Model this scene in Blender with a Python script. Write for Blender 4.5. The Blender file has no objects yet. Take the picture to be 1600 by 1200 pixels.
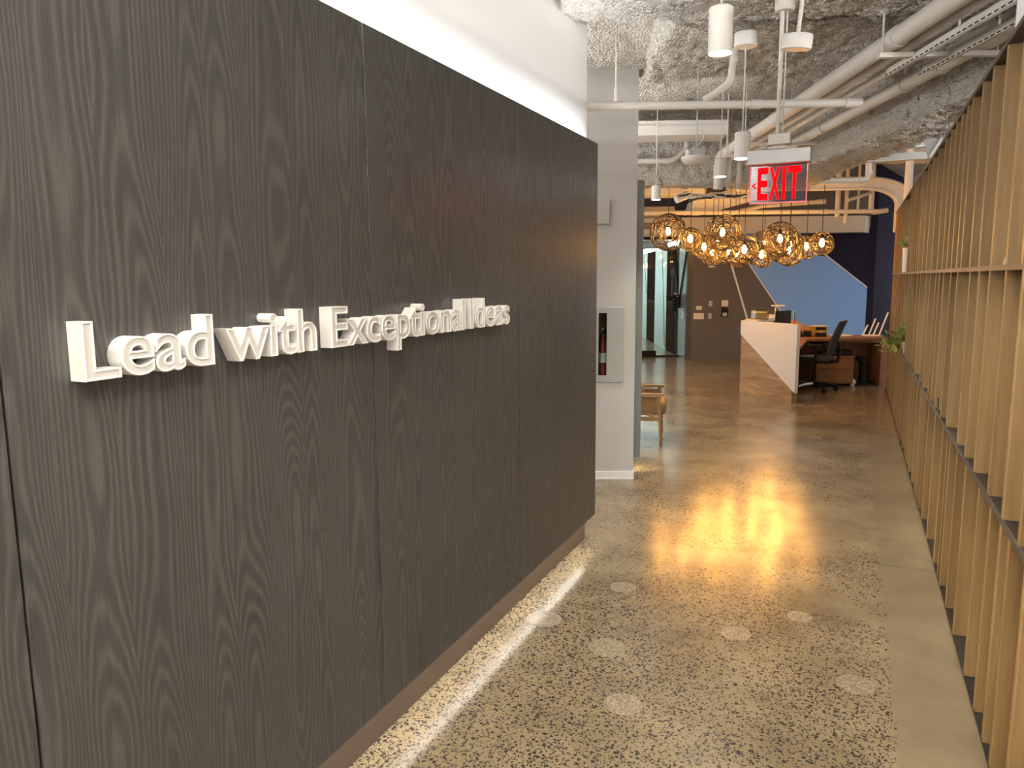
import bpy, bmesh, math, random
import numpy as np
from mathutils import Vector, Matrix

# ---------------------------------------------------------------- camera, world, lights, exposure
SC = bpy.context.scene
COL = SC.collection
A = math.radians(22.5)                     # the building grid is turned 22.5 degrees against the corridor
UX, UY = math.cos(A), math.sin(A)


def G(u, v, z=0.0):
    return Vector((u * UX - v * UY, u * UY + v * UX, z))


cam = bpy.data.cameras.new('camera')
cam.sensor_width = 36.0
cam.lens = 1163.96 / 1600 * 36
cam.clip_end = 200
camo = bpy.data.objects.new('camera', cam)
COL.objects.link(camo)
yaw, pitch, roll = math.radians(24.5416), math.radians(8.0449), math.radians(-0.4665)
fw = Vector((-math.sin(yaw) * math.cos(pitch), math.cos(yaw) * math.cos(pitch), -math.sin(pitch)))
rt = Vector((math.cos(yaw), math.sin(yaw), 0)); up = rt.cross(fw)
r2 = rt * math.cos(roll) + up * math.sin(roll); u2 = -rt * math.sin(roll) + up * math.cos(roll)
camo.matrix_world = Matrix(((r2.x, u2.x, -fw.x, 0), (r2.y, u2.y, -fw.y, 0), (r2.z, u2.z, -fw.z, 1.65), (0, 0, 0, 1)))
SC.camera = camo

W = bpy.data.worlds.new('world'); SC.world = W; W.use_nodes = True
W.node_tree.nodes['Background'].inputs[0].default_value = (1.0, 0.95, 0.89, 1)
W.node_tree.nodes['Background'].inputs[1].default_value = 0.80

SC.view_settings.view_transform = 'Standard'
SC.view_settings.look = 'None'
SC.view_settings.gamma = 1.0
SC.view_settings.use_curve_mapping = False
SC.view_settings.exposure = 1.0

LED_TOP, LED_BOTTOM, GLOW_BACK = 30.0, 17.0, 3.5     # emission of the panel strips and the added passage glow
BULB, DOWN, LENS = 195.0, 26.0, 14.0                 # globe bulbs, downlight watts, downlight lenses


def spot(name, loc, watts, color=(1, 0.9, 0.78), angle=110, blend=0.6, radius=0.04):
    l = bpy.data.lights.new(name, 'SPOT'); l.energy = watts; l.color = color
    l.spot_size = math.radians(angle); l.spot_blend = blend; l.shadow_soft_size = radius
    o = bpy.data.objects.new(name, l); o.location = loc; COL.objects.link(o)
    return o


def ceiling_fill(name, c, sx, sy, watts):
    """unseen area light added to brighten the ceiling"""
    l = bpy.data.lights.new(name, 'AREA'); l.shape = 'RECTANGLE'; l.size = sx; l.size_y = sy; l.energy = watts; l.color = (1, 0.96, 0.91)
    o = bpy.data.objects.new(name, l); o.location = c; o.rotation_euler = (math.pi, 0, 0); COL.objects.link(o)


ceiling_fill('ceiling_fill', (2.3, 4.0, 2.45), .3, 7.0, 420)
ceiling_fill('ceiling_fill', (-3.3, 5.6, 2.45), .3, 2.6, 130)
ceiling_fill('ceiling_fill', (-.5, -1.6, 2.5), .3, 3.0, 600)

# ---------------------------------------------------------------- materials
def lin(c):
    return tuple((x / 255 / 12.92) if x / 255 <= 0.04045 else ((x / 255 + 0.055) / 1.055) ** 2.4 for x in c)


def mat(name, color, rough=0.5, metal=0.0, emit=None, estr=0.0, spec=None, bump=None):
    m = bpy.data.materials.new(name); m.use_nodes = True
    nt = m.node_tree; b = nt.nodes['Principled BSDF']
    b.inputs['Base Color'].default_value = (*color, 1)
    b.inputs['Roughness'].default_value = rough
    b.inputs['Metallic'].default_value = metal
    if spec is not None: b.inputs['Specular IOR Level'].default_value = spec
    if emit:
        b.inputs['Emission Color'].default_value = (*emit, 1); b.inputs['Emission Strength'].default_value = estr
    if bump:
        sc, st, dist = bump
        tc = nt.nodes.new('ShaderNodeTexCoord'); n = nt.nodes.new('ShaderNodeTexNoise')
        n.inputs['Scale'].default_value = sc; n.inputs['Detail'].default_value = 4
        bp = nt.nodes.new('ShaderNodeBump'); bp.inputs['Strength'].default_value = st; bp.inputs['Distance'].default_value = dist
        nt.links.new(tc.outputs['Object'], n.inputs['Vector']); nt.links.new(n.outputs['Fac'], bp.inputs['Height'])
        nt.links.new(bp.outputs['Normal'], b.inputs['Normal'])
    return m


class NT:
    """a small helper for node graphs"""
    def __init__(s, m): s.m = m; s.nt = m.node_tree; s.b = s.nt.nodes['Principled BSDF']
    def n(s, t, **kw):
        x = s.nt.nodes.new(t)
        for k, v in kw.items(): setattr(x, k, v)
        return x
    def put(s, sock, v):
        if hasattr(v, 'is_linked'): s.nt.links.new(v, sock)
        else: sock.default_value = v
    def math(s, op, a, b=None, c=None, clamp=False):
        x = s.n('ShaderNodeMath', operation=op); x.use_clamp = clamp
        s.put(x.inputs[0], a)
        if b is not None: s.put(x.inputs[1], b)
        if c is not None: s.put(x.inputs[2], c)
        return x.outputs[0]
    def coords(s, kind='Object'): return s.n('ShaderNodeTexCoord').outputs[kind]
    def sep(s, v):
        x = s.n('ShaderNodeSeparateXYZ'); s.put(x.inputs[0], v); return x.outputs
    def comb(s, x, y, z):
        c = s.n('ShaderNodeCombineXYZ')
        for i, v in enumerate((x, y, z)): s.put(c.inputs[i], v)
        return c.outputs[0]
    def scale(s, v, xyz):
        x = s.n('ShaderNodeMapping'); s.put(x.inputs['Vector'], v); x.inputs['Scale'].default_value = xyz; return x.outputs[0]
    def noise(s, v, scale, detail=4, rough=0.55, dist=0.0):
        x = s.n('ShaderNodeTexNoise'); s.put(x.inputs['Vector'], v)
        x.inputs['Scale'].default_value = scale; x.inputs['Detail'].default_value = detail
        x.inputs['Roughness'].default_value = rough; x.inputs['Distortion'].default_value = dist
        return x.outputs['Fac']
    def voro(s, v, scale, feature='F1', rand=1.0):
        x = s.n('ShaderNodeTexVoronoi', feature=feature); s.put(x.inputs['Vector'], v)
        x.inputs['Scale'].default_value = scale; x.inputs['Randomness'].default_value = rand
        return x.outputs
    def ramp(s, f, stops):
        x = s.n('ShaderNodeValToRGB'); s.put(x.inputs[0], f)
        e = x.color_ramp.elements
        while len(e) < len(stops): e.new(0.5)
        for i, (p, c) in enumerate(stops):
            e[i].position = p; e[i].color = (*c, 1) if len(c) == 3 else c
        return x.outputs[0]
    def step(s, f, a, b):
        x = s.n('ShaderNodeMapRange', interpolation_type='SMOOTHSTEP'); s.put(x.inputs[0], f)
        x.inputs[1].default_value = a; x.inputs[2].default_value = b; return x.outputs[0]
    def mix(s, f, a, b, mode='MIX'):
        x = s.n('ShaderNodeMix', data_type='RGBA', blend_type=mode)
        s.put(x.inputs[0], f)
        s.put(x.inputs[6], (*a, 1) if isinstance(a, tuple) else a); s.put(x.inputs[7], (*b, 1) if isinstance(b, tuple) else b)
        return x.outputs[2]
    def bump(s, h, strength, dist):
        x = s.n('ShaderNodeBump'); x.inputs['Strength'].default_value = strength; x.inputs['Distance'].default_value = dist
        s.put(x.inputs['Height'], h); s.put(s.b.inputs['Normal'], x.outputs[0])


def dark_wood():
    m = mat('dark ash veneer', (0.07, 0.066, 0.06), 0.42); k = NT(m)
    p = k.sep(k.coords())
    rnd = k.n('ShaderNodeObjectInfo').outputs['Random']
    y = k.math('MULTIPLY_ADD', rnd, 0.13, p[1])
    zo = k.math('MULTIPLY_ADD', rnd, 1.7, p[2])
    warp = k.noise(k.comb(0, k.math('MULTIPLY', y, 3.0), k.math('MULTIPLY', zo, 0.9)), 1.3, 1)
    leaf = k.math('FLOOR', k.math('DIVIDE', y, 0.145))
    lr = k.n('ShaderNodeTexWhiteNoise', noise_dimensions='1D'); k.put(lr.inputs['W'], leaf)
    yl = k.math('PINGPONG', k.math('ADD', y, k.math('MULTIPLY', warp, 0.035)), 0.145)
    yl = k.math('SUBTRACT', yl, 0.055)
    depth = k.math('ADD', k.math('MULTIPLY', zo, 0.02), k.math('MULTIPLY_ADD', warp, 0.09, 0.02))
    r = k.math('SQRT', k.math('ADD', k.math('MULTIPLY', yl, yl), k.math('MULTIPLY', depth, depth)))
    fine = k.noise(k.comb(0, k.math('MULTIPLY', y, 70), k.math('MULTIPLY', zo, 1.6)), 1.0, 3)
    ring = k.math('SINE', k.math('ADD', k.math('MULTIPLY', r, 1050), k.math('MULTIPLY', fine, 3.0)))
    ring = k.math('MULTIPLY_ADD', ring, 0.5, 0.5)
    ring = k.math('POWER', ring, 1.6)
    pores = k.noise(k.comb(0, k.math('MULTIPLY', y, 330), k.math('MULTIPLY', zo, 7)), 1.0, 2, 0.7)
    f = k.math('ADD', k.math('MULTIPLY', ring, 0.48), k.math('MULTIPLY', k.step(pores, 0.35, 0.7), 0.34))
    broad = k.noise(k.comb(0, k.math('MULTIPLY', y, 6), k.math('MULTIPLY', zo, 0.5)), 1.0, 2)
    f = k.math('ADD', f, k.math('MULTIPLY', broad, 0.25), clamp=True)
    col = k.ramp(f, [(0.12, (0.038, 0.038, 0.0385)), (0.5, (0.060, 0.0592, 0.0575)), (0.95, (0.098, 0.0955, 0.089))])
    k.put(k.b.inputs['Base Color'], col)
    k.put(k.b.inputs['Roughness'], k.math('MULTIPLY_ADD', f, -0.08, 0.37))
    k.bump(f, 0.12, 0.0015)
    return m


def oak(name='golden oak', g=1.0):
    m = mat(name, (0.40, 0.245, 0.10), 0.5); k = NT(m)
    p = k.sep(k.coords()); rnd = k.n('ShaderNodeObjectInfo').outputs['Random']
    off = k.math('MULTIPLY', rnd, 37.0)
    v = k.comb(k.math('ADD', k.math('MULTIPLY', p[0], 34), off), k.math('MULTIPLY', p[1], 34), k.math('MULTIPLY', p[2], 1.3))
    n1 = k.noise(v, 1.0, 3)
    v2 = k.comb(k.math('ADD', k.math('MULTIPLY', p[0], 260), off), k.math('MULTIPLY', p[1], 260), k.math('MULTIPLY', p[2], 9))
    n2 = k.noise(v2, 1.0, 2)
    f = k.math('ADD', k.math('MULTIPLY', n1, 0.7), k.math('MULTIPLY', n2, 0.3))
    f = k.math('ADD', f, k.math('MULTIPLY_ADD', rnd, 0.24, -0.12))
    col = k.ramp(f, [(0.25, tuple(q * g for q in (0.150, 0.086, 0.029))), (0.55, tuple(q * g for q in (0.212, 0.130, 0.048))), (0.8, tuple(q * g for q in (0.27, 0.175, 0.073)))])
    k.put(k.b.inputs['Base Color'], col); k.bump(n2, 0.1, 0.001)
    return m


def desk_wood(name, cols, axis=2, scale=9):
    m = mat(name, cols[1], 0.4); k = NT(m)
    p = k.sep(k.coords('Generated'))
    w = [1.2, 1.2, 1.2]; w[axis] = scale
    n1 = k.noise(k.comb(*[k.math('MULTIPLY', p[i], w[i]) for i in range(3)]), 1.0, 4, 0.5, 0.8)
    k.put(k.b.inputs['Base Color'], k.ramp(n1, [(0.3, cols[0]), (0.5, cols[1]), (0.7, cols[2])]))
    return m


def concrete():
    m = mat('polished concrete', (0.36, 0.29, 0.19), 0.2); k = NT(m)
    c = k.coords(); p = k.sep(c)
    warpn = k.n('ShaderNodeTexNoise'); k.put(warpn.inputs['Vector'], c); warpn.inputs['Scale'].default_value = 45; warpn.inputs['Detail'].default_value = 2
    add = k.n('ShaderNodeVectorMath', operation='MULTIPLY_ADD'); k.put(add.inputs[0], warpn.outputs['Color']); add.inputs[1].default_value = (0.02, 0.02, 0.02); k.put(add.inputs[2], c)
    cw = add.outputs[0]
    dens = k.noise(c, 1.05, 5, 0.55, 0.3)
    dens2 = k.noise(c, 5.0, 3)
    far = k.step(p[1], 4.5, 9.0)
    d = k.math('ADD', k.math('MULTIPLY', dens, 0.8), k.math('MULTIPLY', dens2, 0.25))
    d = k.math('SUBTRACT', d, k.math('MULTIPLY', far, 0.10))
    lft = k.math('SUBTRACT', 1.0, k.step(p[0], -1.2, 0.3))
    d = k.math('ADD', d, k.math('MULTIPLY', lft, 0.05))
    near = k.math('SUBTRACT', 1.0, k.step(p[1], 2.2, 4.2))
    d = k.math('ADD', d, k.math('MULTIPLY', near, 0.06))
    dm = k.step(d, 0.44, 0.62)                       # where the aggregate shows
    border = k.math('MULTIPLY', k.step(p[0], 0.20, 0.23), 1.0)     # unground strip along the screen
    dm = k.math('MULTIPLY', dm, k.math('SUBTRACT', 1.0, border))

    def chips(scale, thr, size):
        v = k.voro(cw, scale)
        r = k.sep(v['Color'])
        dist = v['Distance']
        lim = k.math('MULTIPLY', r[1], size)
        on = k.math('LESS_THAN', r[0], k.math('MULTIPLY', dm, thr))
        inside = k.math('LESS_THAN', dist, k.math('ADD', lim, 0.12))
        return k.math('MULTIPLY', on, inside)
    c1 = chips(60, 0.80, 0.36); c2 = chips(105, 1.0, 0.38)
    chip = k.math('MAXIMUM', c1, c2)
    base_n = k.noise(c, 2.2, 6, 0.6)
    base = k.ramp(base_n, [(0.3, (0.172, 0.132, 0.078)), (0.5, (0.248, 0.193, 0.116)), (0.72, (0.318, 0.250, 0.156))])
    stain = k.step(k.noise(c, 0.9, 5, 0.65, 1.2), 0.56, 0.72)
    base = k.mix(k.math('MULTIPLY', stain, 0.45), base, (0.185, 0.155, 0.115))
    fines = k.step(k.noise(c, 190, 2, 0.7), 0.52, 0.62)
    base = k.mix(k.math('MULTIPLY', fines, 0.30), base, (0.17, 0.145, 0.11))
    base = k.mix(k.math('MULTIPLY', border, 0.5), base, (0.185, 0.155, 0.105))
    # two saw-cut joints across the border strip
    j = k.math('LESS_THAN', k.math('ABSOLUTE', k.math('SUBTRACT', p[1], 4.62)), 0.004)
    j = k.math('MULTIPLY', j, k.math('GREATER_THAN', p[0], -0.05))
    base = k.mix(k.math('MULTIPLY', j, 0.6), base, (0.06, 0.05, 0.04))
    chipcol = k.mix(k.noise(c, 40, 1), (0.010, 0.010, 0.013), (0.055, 0.048, 0.042))
    col = k.mix(k.math('MULTIPLY', chip, 0.96), base, chipcol)
    k.put(k.b.inputs['Base Color'], col)
    rn = k.noise(c, 3.0, 4)
    k.put(k.b.inputs['Roughness'], k.math('MULTIPLY_ADD', rn, 0.14, 0.12))
    k.bump(k.noise(c, 9, 3), 0.05, 0.004)
    return m


def popcorn(name, cols):
    m = mat(name, cols[1], 0.95, spec=0.1); k = NT(m)
    c = k.coords()
    v = k.voro(c, 50); v2 = k.voro(c, 115); n = k.noise(c, 24, 5, 0.7)
    h = k.math('ADD', k.math('SUBTRACT', 1.0, v['Distance']), k.math('ADD', k.math('MULTIPLY', n, 1.0), k.math('MULTIPLY', v2['Distance'], -0.5)))
    big = k.noise(c, 1.4, 3)
    f = k.math('ADD', k.math('MULTIPLY', n, 0.5), k.math('MULTIPLY', big, 0.5))
    k.put(k.b.inputs['Base Color'], k.ramp(f, [(0.3, cols[0]), (0.5, cols[1]), (0.7, cols[2])]))
    k.bump(h, 1.0, 0.030)
    return m


def glass(name, tint=(0.9, 0.97, 0.95), refl=0.015):
    m = bpy.data.materials.new(name); m.use_nodes = True; nt = m.node_tree; nt.nodes.clear()
    out = nt.nodes.new('ShaderNodeOutputMaterial'); mx = nt.nodes.new('ShaderNodeMixShader')
    t = nt.nodes.new('ShaderNodeBsdfTransparent'); t.inputs[0].default_value = (*tint, 1)
    g = nt.nodes.new('ShaderNodeBsdfGlossy'); g.inputs['Roughness'].default_value = 0.02
    lw = nt.nodes.new('ShaderNodeFresnel'); lw.inputs['IOR'].default_value = 1.5
    ad = nt.nodes.new('ShaderNodeMath'); ad.operation = 'ADD'; ad.use_clamp = True; ad.inputs[1].default_value = refl
    nt.links.new(lw.outputs[0], ad.inputs[0]); nt.links.new(ad.outputs[0], mx.inputs[0])
    nt.links.new(t.outputs[0], mx.inputs[1]); nt.links.new(g.outputs[0], mx.inputs[2]); nt.links.new(mx.outputs[0], out.inputs[0])
    return m


M = dict(
    dark_wood=dark_wood(), oak=oak(), oak_lit=oak('oak lit edge', 1.9), floor=concrete(),
    popcorn=popcorn('sprayed fireproofing', ((0.60, 0.56, 0.50), (0.74, 0.70, 0.64), (0.82, 0.78, 0.72))),
    white_wall=mat('white wall paint', (0.72, 0.72, 0.71), 0.6, bump=(60, 0.03, 0.002)),
    grey_wall=mat('light grey paint', (0.47, 0.46, 0.44), 0.6, bump=(50, 0.03, 0.002)),
    white=mat('white enamel', (0.74, 0.73, 0.71), 0.4, bump=(30, 0.02, 0.001)),
    pipe=mat('painted pipe', (0.60, 0.575, 0.54), 0.5, bump=(20, 0.04, 0.002)),
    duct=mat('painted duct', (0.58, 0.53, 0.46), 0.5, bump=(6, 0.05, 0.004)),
    steel=mat('blackened steel', (0.045, 0.042, 0.038), 0.42, 0.6, bump=(40, 0.05, 0.001)),
    edge_steel=mat('steel edge', (0.105, 0.095, 0.085), 0.5, 0.3, bump=(40, 0.05, 0.001)),
    plate=mat('galvanised grey', (0.42, 0.43, 0.44), 0.45, 0.3, bump=(12, 0.04, 0.002)),
    base=mat('bronze toe kick', (0.17, 0.13, 0.105), 0.38, 0.3, bump=(20, 0.05, 0.001)),
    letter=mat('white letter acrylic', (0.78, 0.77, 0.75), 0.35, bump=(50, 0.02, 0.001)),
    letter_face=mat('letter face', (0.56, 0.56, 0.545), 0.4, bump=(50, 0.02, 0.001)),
    black=mat('black plastic', (0.010, 0.010, 0.010), 0.6, spec=0.2, bump=(60, 0.05, 0.001)),
    mesh_black=mat('black mesh fabric', (0.016, 0.016, 0.017), 0.8, bump=(220, 0.4, 0.002)),
    chrome=mat('brushed metal', (0.55, 0.55, 0.56), 0.3, 0.9, bump=(40, 0.03, 0.001)),
    wire=mat('bronze wire', (0.060, 0.049, 0.039), 0.45, 0.3, bump=(60, 0.1, 0.001)),
    cord=mat('black cord', (0.02, 0.02, 0.02), 0.6, bump=(60, 0.1, 0.001)),
    white_cord=mat('white cord', (0.55, 0.53, 0.50), 0.6, bump=(60, 0.05, 0.001)),
    bulb=mat('lit filament bulb', (1, 0.8, 0.5), 0.3, emit=(1.0, 0.44, 0.085), estr=BULB),
    lens=mat('lit downlight lens', (1, 1, 1), 0.3, emit=(1.0, 0.93, 0.84), estr=LENS),
    led_top=mat('lit white led', (1, 1, 1), 0.4, emit=(0.93, 0.96, 1.0), estr=LED_TOP),
    led_bottom=mat('lit warm led', (1, 1, 1), 0.4, emit=(1.0, 0.93, 0.84), estr=LED_BOTTOM),
    glow_back=mat('passage glow', (1, 1, 1), 0.4, emit=(0.86, 0.97, 1.0), estr=GLOW_BACK),
    exit_red=mat('lit exit red', (0.25, 0.0, 0.0), 0.4, emit=(1.0, 0.001, 0.002), estr=2.4, spec=0.0),
    exit_edge=mat('lit exit edge', (0.5, 0.15, 0.18), 0.3, emit=(1.0, 0.06, 0.09), estr=0.35),
    red=mat('red paint', (0.36, 0.012, 0.014), 0.25, bump=(20, 0.02, 0.001)),
    navy=mat('navy paint', (0.024, 0.0235, 0.046), 0.9, spec=0.05, bump=(30, 0.03, 0.002)),
    blue=mat('blue paint', (0.20, 0.41, 0.88), 0.6, bump=(30, 0.03, 0.002)),
    charcoal=mat('charcoal paint', (0.105, 0.092, 0.083), 0.6, bump=(30, 0.03, 0.002)),
    plenum=mat('dark plenum paint', (0.10, 0.085, 0.08), 0.8, bump=(8, 0.1, 0.01)),
    header=mat('cream header paint', (0.62, 0.57, 0.50), 0.6, bump=(30, 0.03, 0.002)),
    gloss_grey=mat('glossy grey panel', (0.23, 0.25, 0.255), 0.18, bump=(4, 0.01, 0.002)),
    pale=mat('pale wall panel', (0.66, 0.72, 0.70), 0.25, bump=(4, 0.01, 0.002)),
    smoke=mat('dark glass door', (0.014, 0.011, 0.010), 0.9, spec=0.0, bump=(4, 0.01, 0.002)),
    counter=mat('white solid surface', (0.66, 0.615, 0.55), 0.4, bump=(40, 0.02, 0.001)),
    desk_wood=desk_wood('banded walnut', ((0.20, 0.105, 0.038), (0.34, 0.20, 0.082), (0.46, 0.30, 0.14))),
    desk_red=desk_wood('red brown desk wood', ((0.20, 0.085, 0.032), (0.27, 0.12, 0.048), (0.34, 0.165, 0.07)), 2, 3),
    tan=mat('tan leather', (0.21, 0.12, 0.045), 0.5, bump=(80, 0.15, 0.002)),
    arm_wood=desk_wood('honey arm wood', ((0.22, 0.125, 0.05), (0.30, 0.18, 0.075), (0.36, 0.235, 0.11)), 1, 3),
    leaf=mat('green leaf', (0.14, 0.19, 0.035), 0.45, bump=(40, 0.1, 0.002)),
    leaf_pale=mat('yellow green leaf', (0.34, 0.36, 0.10), 0.45, bump=(40, 0.1, 0.002)),
    soil=mat('potting soil', (0.03, 0.02, 0.014), 0.9, bump=(80, 0.5, 0.004)),
    paper=mat('white paper', (0.78, 0.77, 0.74), 0.7, bump=(30, 0.02, 0.001)),
    gold=mat('gold trim', (0.55, 0.36, 0.10), 0.35, 0.6, bump=(40, 0.04, 0.001)),
    green=mat('green cloth', (0.03, 0.14, 0.06), 0.7, bump=(80, 0.1, 0.001)),
    patch=None,
    glass=glass('clear glass'), acrylic=glass('clear acrylic', (0.93, 0.90, 0.80), 0.08),
    exit_glass=glass('clear exit panel', (0.52, 0.44, 0.48), 0.0),
)


def make_patch():
    m = mat('pale aggregate patch', (0.5, 0.45, 0.36), 0.25); k = NT(m)
    c = k.coords(); v = k.voro(c, 170); r = k.sep(v['Color'])
    col = k.ramp(r[0], [(0.1, (0.19, 0.155, 0.100)), (0.55, (0.26, 0.215, 0.145)), (0.95, (0.37, 0.325, 0.24))])
    k.put(k.b.inputs['Base Color'], col)
    return m


M['patch'] = make_patch()


# ---------------------------------------------------------------- mesh helpers
class MB:
    """collects shapes and links them as one mesh object"""
    def __init__(s): s.v = []; s.f = []; s.mi = []
    def add(s, vs, fs, mi=0):
        o = len(s.v); s.v += [tuple(v) for v in vs]; s.f += [tuple(o + i for i in f) for f in fs]; s.mi += [mi] * len(fs); return s
    def box(s, a, b, fr=None, mi=0):
        (x0, y0, z0), (x1, y1, z1) = a, b
        vs = [(x0, y0, z0), (x1, y0, z0), (x1, y1, z0), (x0, y1, z0), (x0, y0, z1), (x1, y0, z1), (x1, y1, z1), (x0, y1, z1)]
        if fr: vs = [fr(*v) for v in vs]
        return s.add(vs, [(0, 3, 2, 1), (4, 5, 6, 7), (0, 1, 5, 4), (1, 2, 6, 5), (2, 3, 7, 6), (3, 0, 4, 7)], mi)
    def bevbox(s, a, b, r, fr=None, mi=0):
        bm = bmesh.new(); bmesh.ops.create_cube(bm, size=1)
        for v in bm.verts: v.co = Vector([a[i] + (v.co[i] + .5) * (b[i] - a[i]) for i in range(3)])
        bmesh.ops.bevel(bm, geom=bm.edges[:], offset=r, segments=2, affect='EDGES', profile=0.5)
        bm.verts.index_update()
        vs = [(fr(*v.co) if fr else v.co.copy()) for v in bm.verts]; fs = [[v.index for v in f.verts] for f in bm.faces]
        bm.free(); return s.add(vs, fs, mi)
    def prism(s, poly, lo, hi, place, mi=0):
        """poly: 2-D outline; place(a, b, t) -> point, t from lo to hi"""
        n = len(poly)
        vs = [place(a, b, lo) for a, b in poly] + [place(a, b, hi) for a, b in poly]
        fs = [tuple(range(n))[::-1], tuple(range(n, 2 * n))] + [(i, (i + 1) % n, n + (i + 1) % n, n + i) for i in range(n)]
        return s.add(vs, fs, mi)
    def tube(s, pts, r, n=10, mi=0, closed=False, caps=True):
        pts = [Vector(p) for p in pts]; N = len(pts); rs = r if isinstance(r, (list, tuple)) else [r] * N
        rings = []; ref = None
        for i, p in enumerate(pts):
            a = pts[i - 1] if (i or closed) else p; b = pts[(i + 1) % N] if (i < N - 1 or closed) else p
            t = (b - a).normalized()
            if ref is None: ref = Vector((0, 0, 1)) if abs(t.z) < .9 else Vector((1, 0, 0))
            x = (ref - t * ref.dot(t)); x = x.normalized() if x.length > 1e-6 else t.orthogonal().normalized()
            ref = x; y = t.cross(x)
            rings.append([p + (x * math.cos(2 * math.pi * k / n) + y * math.sin(2 * math.pi * k / n)) * rs[i] for k in range(n)])
        vs = [v for r_ in rings for v in r_]; fs = []
        for i in range(N if closed else N - 1):
            j = (i + 1) % N
            for k in range(n): fs.append((i * n + k, i * n + (k + 1) % n, j * n + (k + 1) % n, j * n + k))
        if caps and not closed: fs += [tuple(range(n))[::-1], tuple(range((N - 1) * n, N * n))]
        return s.add(vs, fs, mi)
    def lathe(s, prof, c=(0, 0, 0), n=24, mi=0):
        """prof: (radius, z) from bottom to top"""
        vs = []; fs = []; c = Vector(c)
        for r, z in prof:
            for k in range(n): vs.append(c + Vector((r * math.cos(2 * math.pi * k / n), r * math.sin(2 * math.pi * k / n), z)))
        for i in range(len(prof) - 1):
            for k in range(n): fs.append((i * n + k, i * n + (k + 1) % n, (i + 1) * n + (k + 1) % n, (i + 1) * n + k))
        fs += [tuple(range(n))[::-1], tuple(range((len(prof) - 1) * n, len(prof) * n))]
        return s.add(vs, fs, mi)
    def mesh(s, name, mats, smooth=None):
        me = bpy.data.meshes.new(name); me.from_pydata(s.v, [], s.f); me.update()
        for m in (mats if isinstance(mats, (list, tuple)) else [mats]): me.materials.append(m)
        if any(s.mi): me.polygons.foreach_set('material_index', s.mi)
        if smooth is not None:
            me.polygons.foreach_set('use_smooth', [True] * len(me.polygons)); me.set_sharp_from_angle(angle=math.radians(smooth))
        return me
    def build(s, name, mats, parent=None, smooth=None):
        return link(name, s.mesh(name, mats, smooth), parent)


def link(name, data, parent=None):
    o = bpy.data.objects.new(name, data); COL.objects.link(o)
    if parent:
        o.parent = parent
        o.matrix_parent_inverse = Matrix.Translation(parent.matrix_basis.translation).inverted() if False else parent.matrix_basis.inverted()
    return o


def tag(o, label=None, cat=None, group=None, kind=None):
    for k, v in (('label', label), ('category', cat), ('group', group), ('kind', kind)):
        if v: o[k] = v
    return o


def thing(name, loc, label, cat, group=None):
    o = bpy.data.objects.new(name, None); COL.objects.link(o); o.location = loc; o.empty_display_size = 0.05
    return tag(o, label, cat, group)


def structure(o, label=None):
    o['kind'] = 'structure'
    if label: o['label'] = label
    return o


def turned(c, deg):
    """a local frame at c turned about z"""
    a = math.radians(deg); ca, sa = math.cos(a), math.sin(a); c = Vector(c)
    return lambda x, y, z: c + Vector((x * ca - y * sa, x * sa + y * ca, z))


# value noise for the sprayed ceiling
_rng = np.random.default_rng(7)
_T = _rng.random((32, 32, 32, 3)) * 2 - 1


def vnoise(p):
    i = np.floor(p).astype(int); f = p - i; f = f * f * (3 - 2 * f); out = 0
    for dx in (0, 1):
        for dy in (0, 1):
            for dz in (0, 1):
                w = (f[:, 0] if dx else 1 - f[:, 0]) * (f[:, 1] if dy else 1 - f[:, 1]) * (f[:, 2] if dz else 1 - f[:, 2])
                out = out + w[:, None] * _T[(i[:, 0] + dx) % 32, (i[:, 1] + dy) % 32, (i[:, 2] + dz) % 32]
    return out


def rough_shell(name, faces, res, amp=(0.035, 0.017, 0.017), m='popcorn', parent=None):
    """faces: list of (origin, edge a, edge b) in (u, v, z); one mesh, displaced by position so shared edges stay closed"""
    V = []; F = []; off = 0
    for o, a, b in faces:
        o, a, b = (np.array(q, float) for q in (o, a, b))
        na = max(2, int(np.linalg.norm(a) / res)); nb = max(2, int(np.linalg.norm(b) / res))
        s, t = np.meshgrid(np.linspace(0, 1, na + 1), np.linspace(0, 1, nb + 1), indexing='ij')
        V.append(o + s.reshape(-1, 1) * a + t.reshape(-1, 1) * b)
        idx = np.arange((na + 1) * (nb + 1)).reshape(na + 1, nb + 1) + off
        F.append(np.stack([idx[:-1, :-1], idx[1:, :-1], idx[1:, 1:], idx[:-1, 1:]], -1).reshape(-1, 4)); off += (na + 1) * (nb + 1)
    P = np.concatenate(V); F = np.concatenate(F)
    D = amp[0] * vnoise(P * 1.9 + 3.3) + amp[1] * vnoise(P * 11.0 + 9.1) + amp[2] * vnoise(P * 34.0)
    D[:, 2] *= 0.8
    P = P + D
    X = np.stack([P[:, 0] * UX - P[:, 1] * UY, P[:, 0] * UY + P[:, 1] * UX, P[:, 2]], 1)
    me = bpy.data.meshes.new(name)
    me.vertices.add(len(X)); me.vertices.foreach_set('co', X.ravel())
    me.loops.add(F.size); me.loops.foreach_set('vertex_index', F.ravel().astype(np.int32))
    me.polygons.add(len(F)); me.polygons.foreach_set('loop_start', np.arange(0, F.size, 4, dtype=np.int32))
    me.update(calc_edges=True); me.validate()
    me.polygons.foreach_set('use_smooth', [True] * len(F))
    me.materials.append(M[m])
    return structure(link(name, me, parent))


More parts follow.
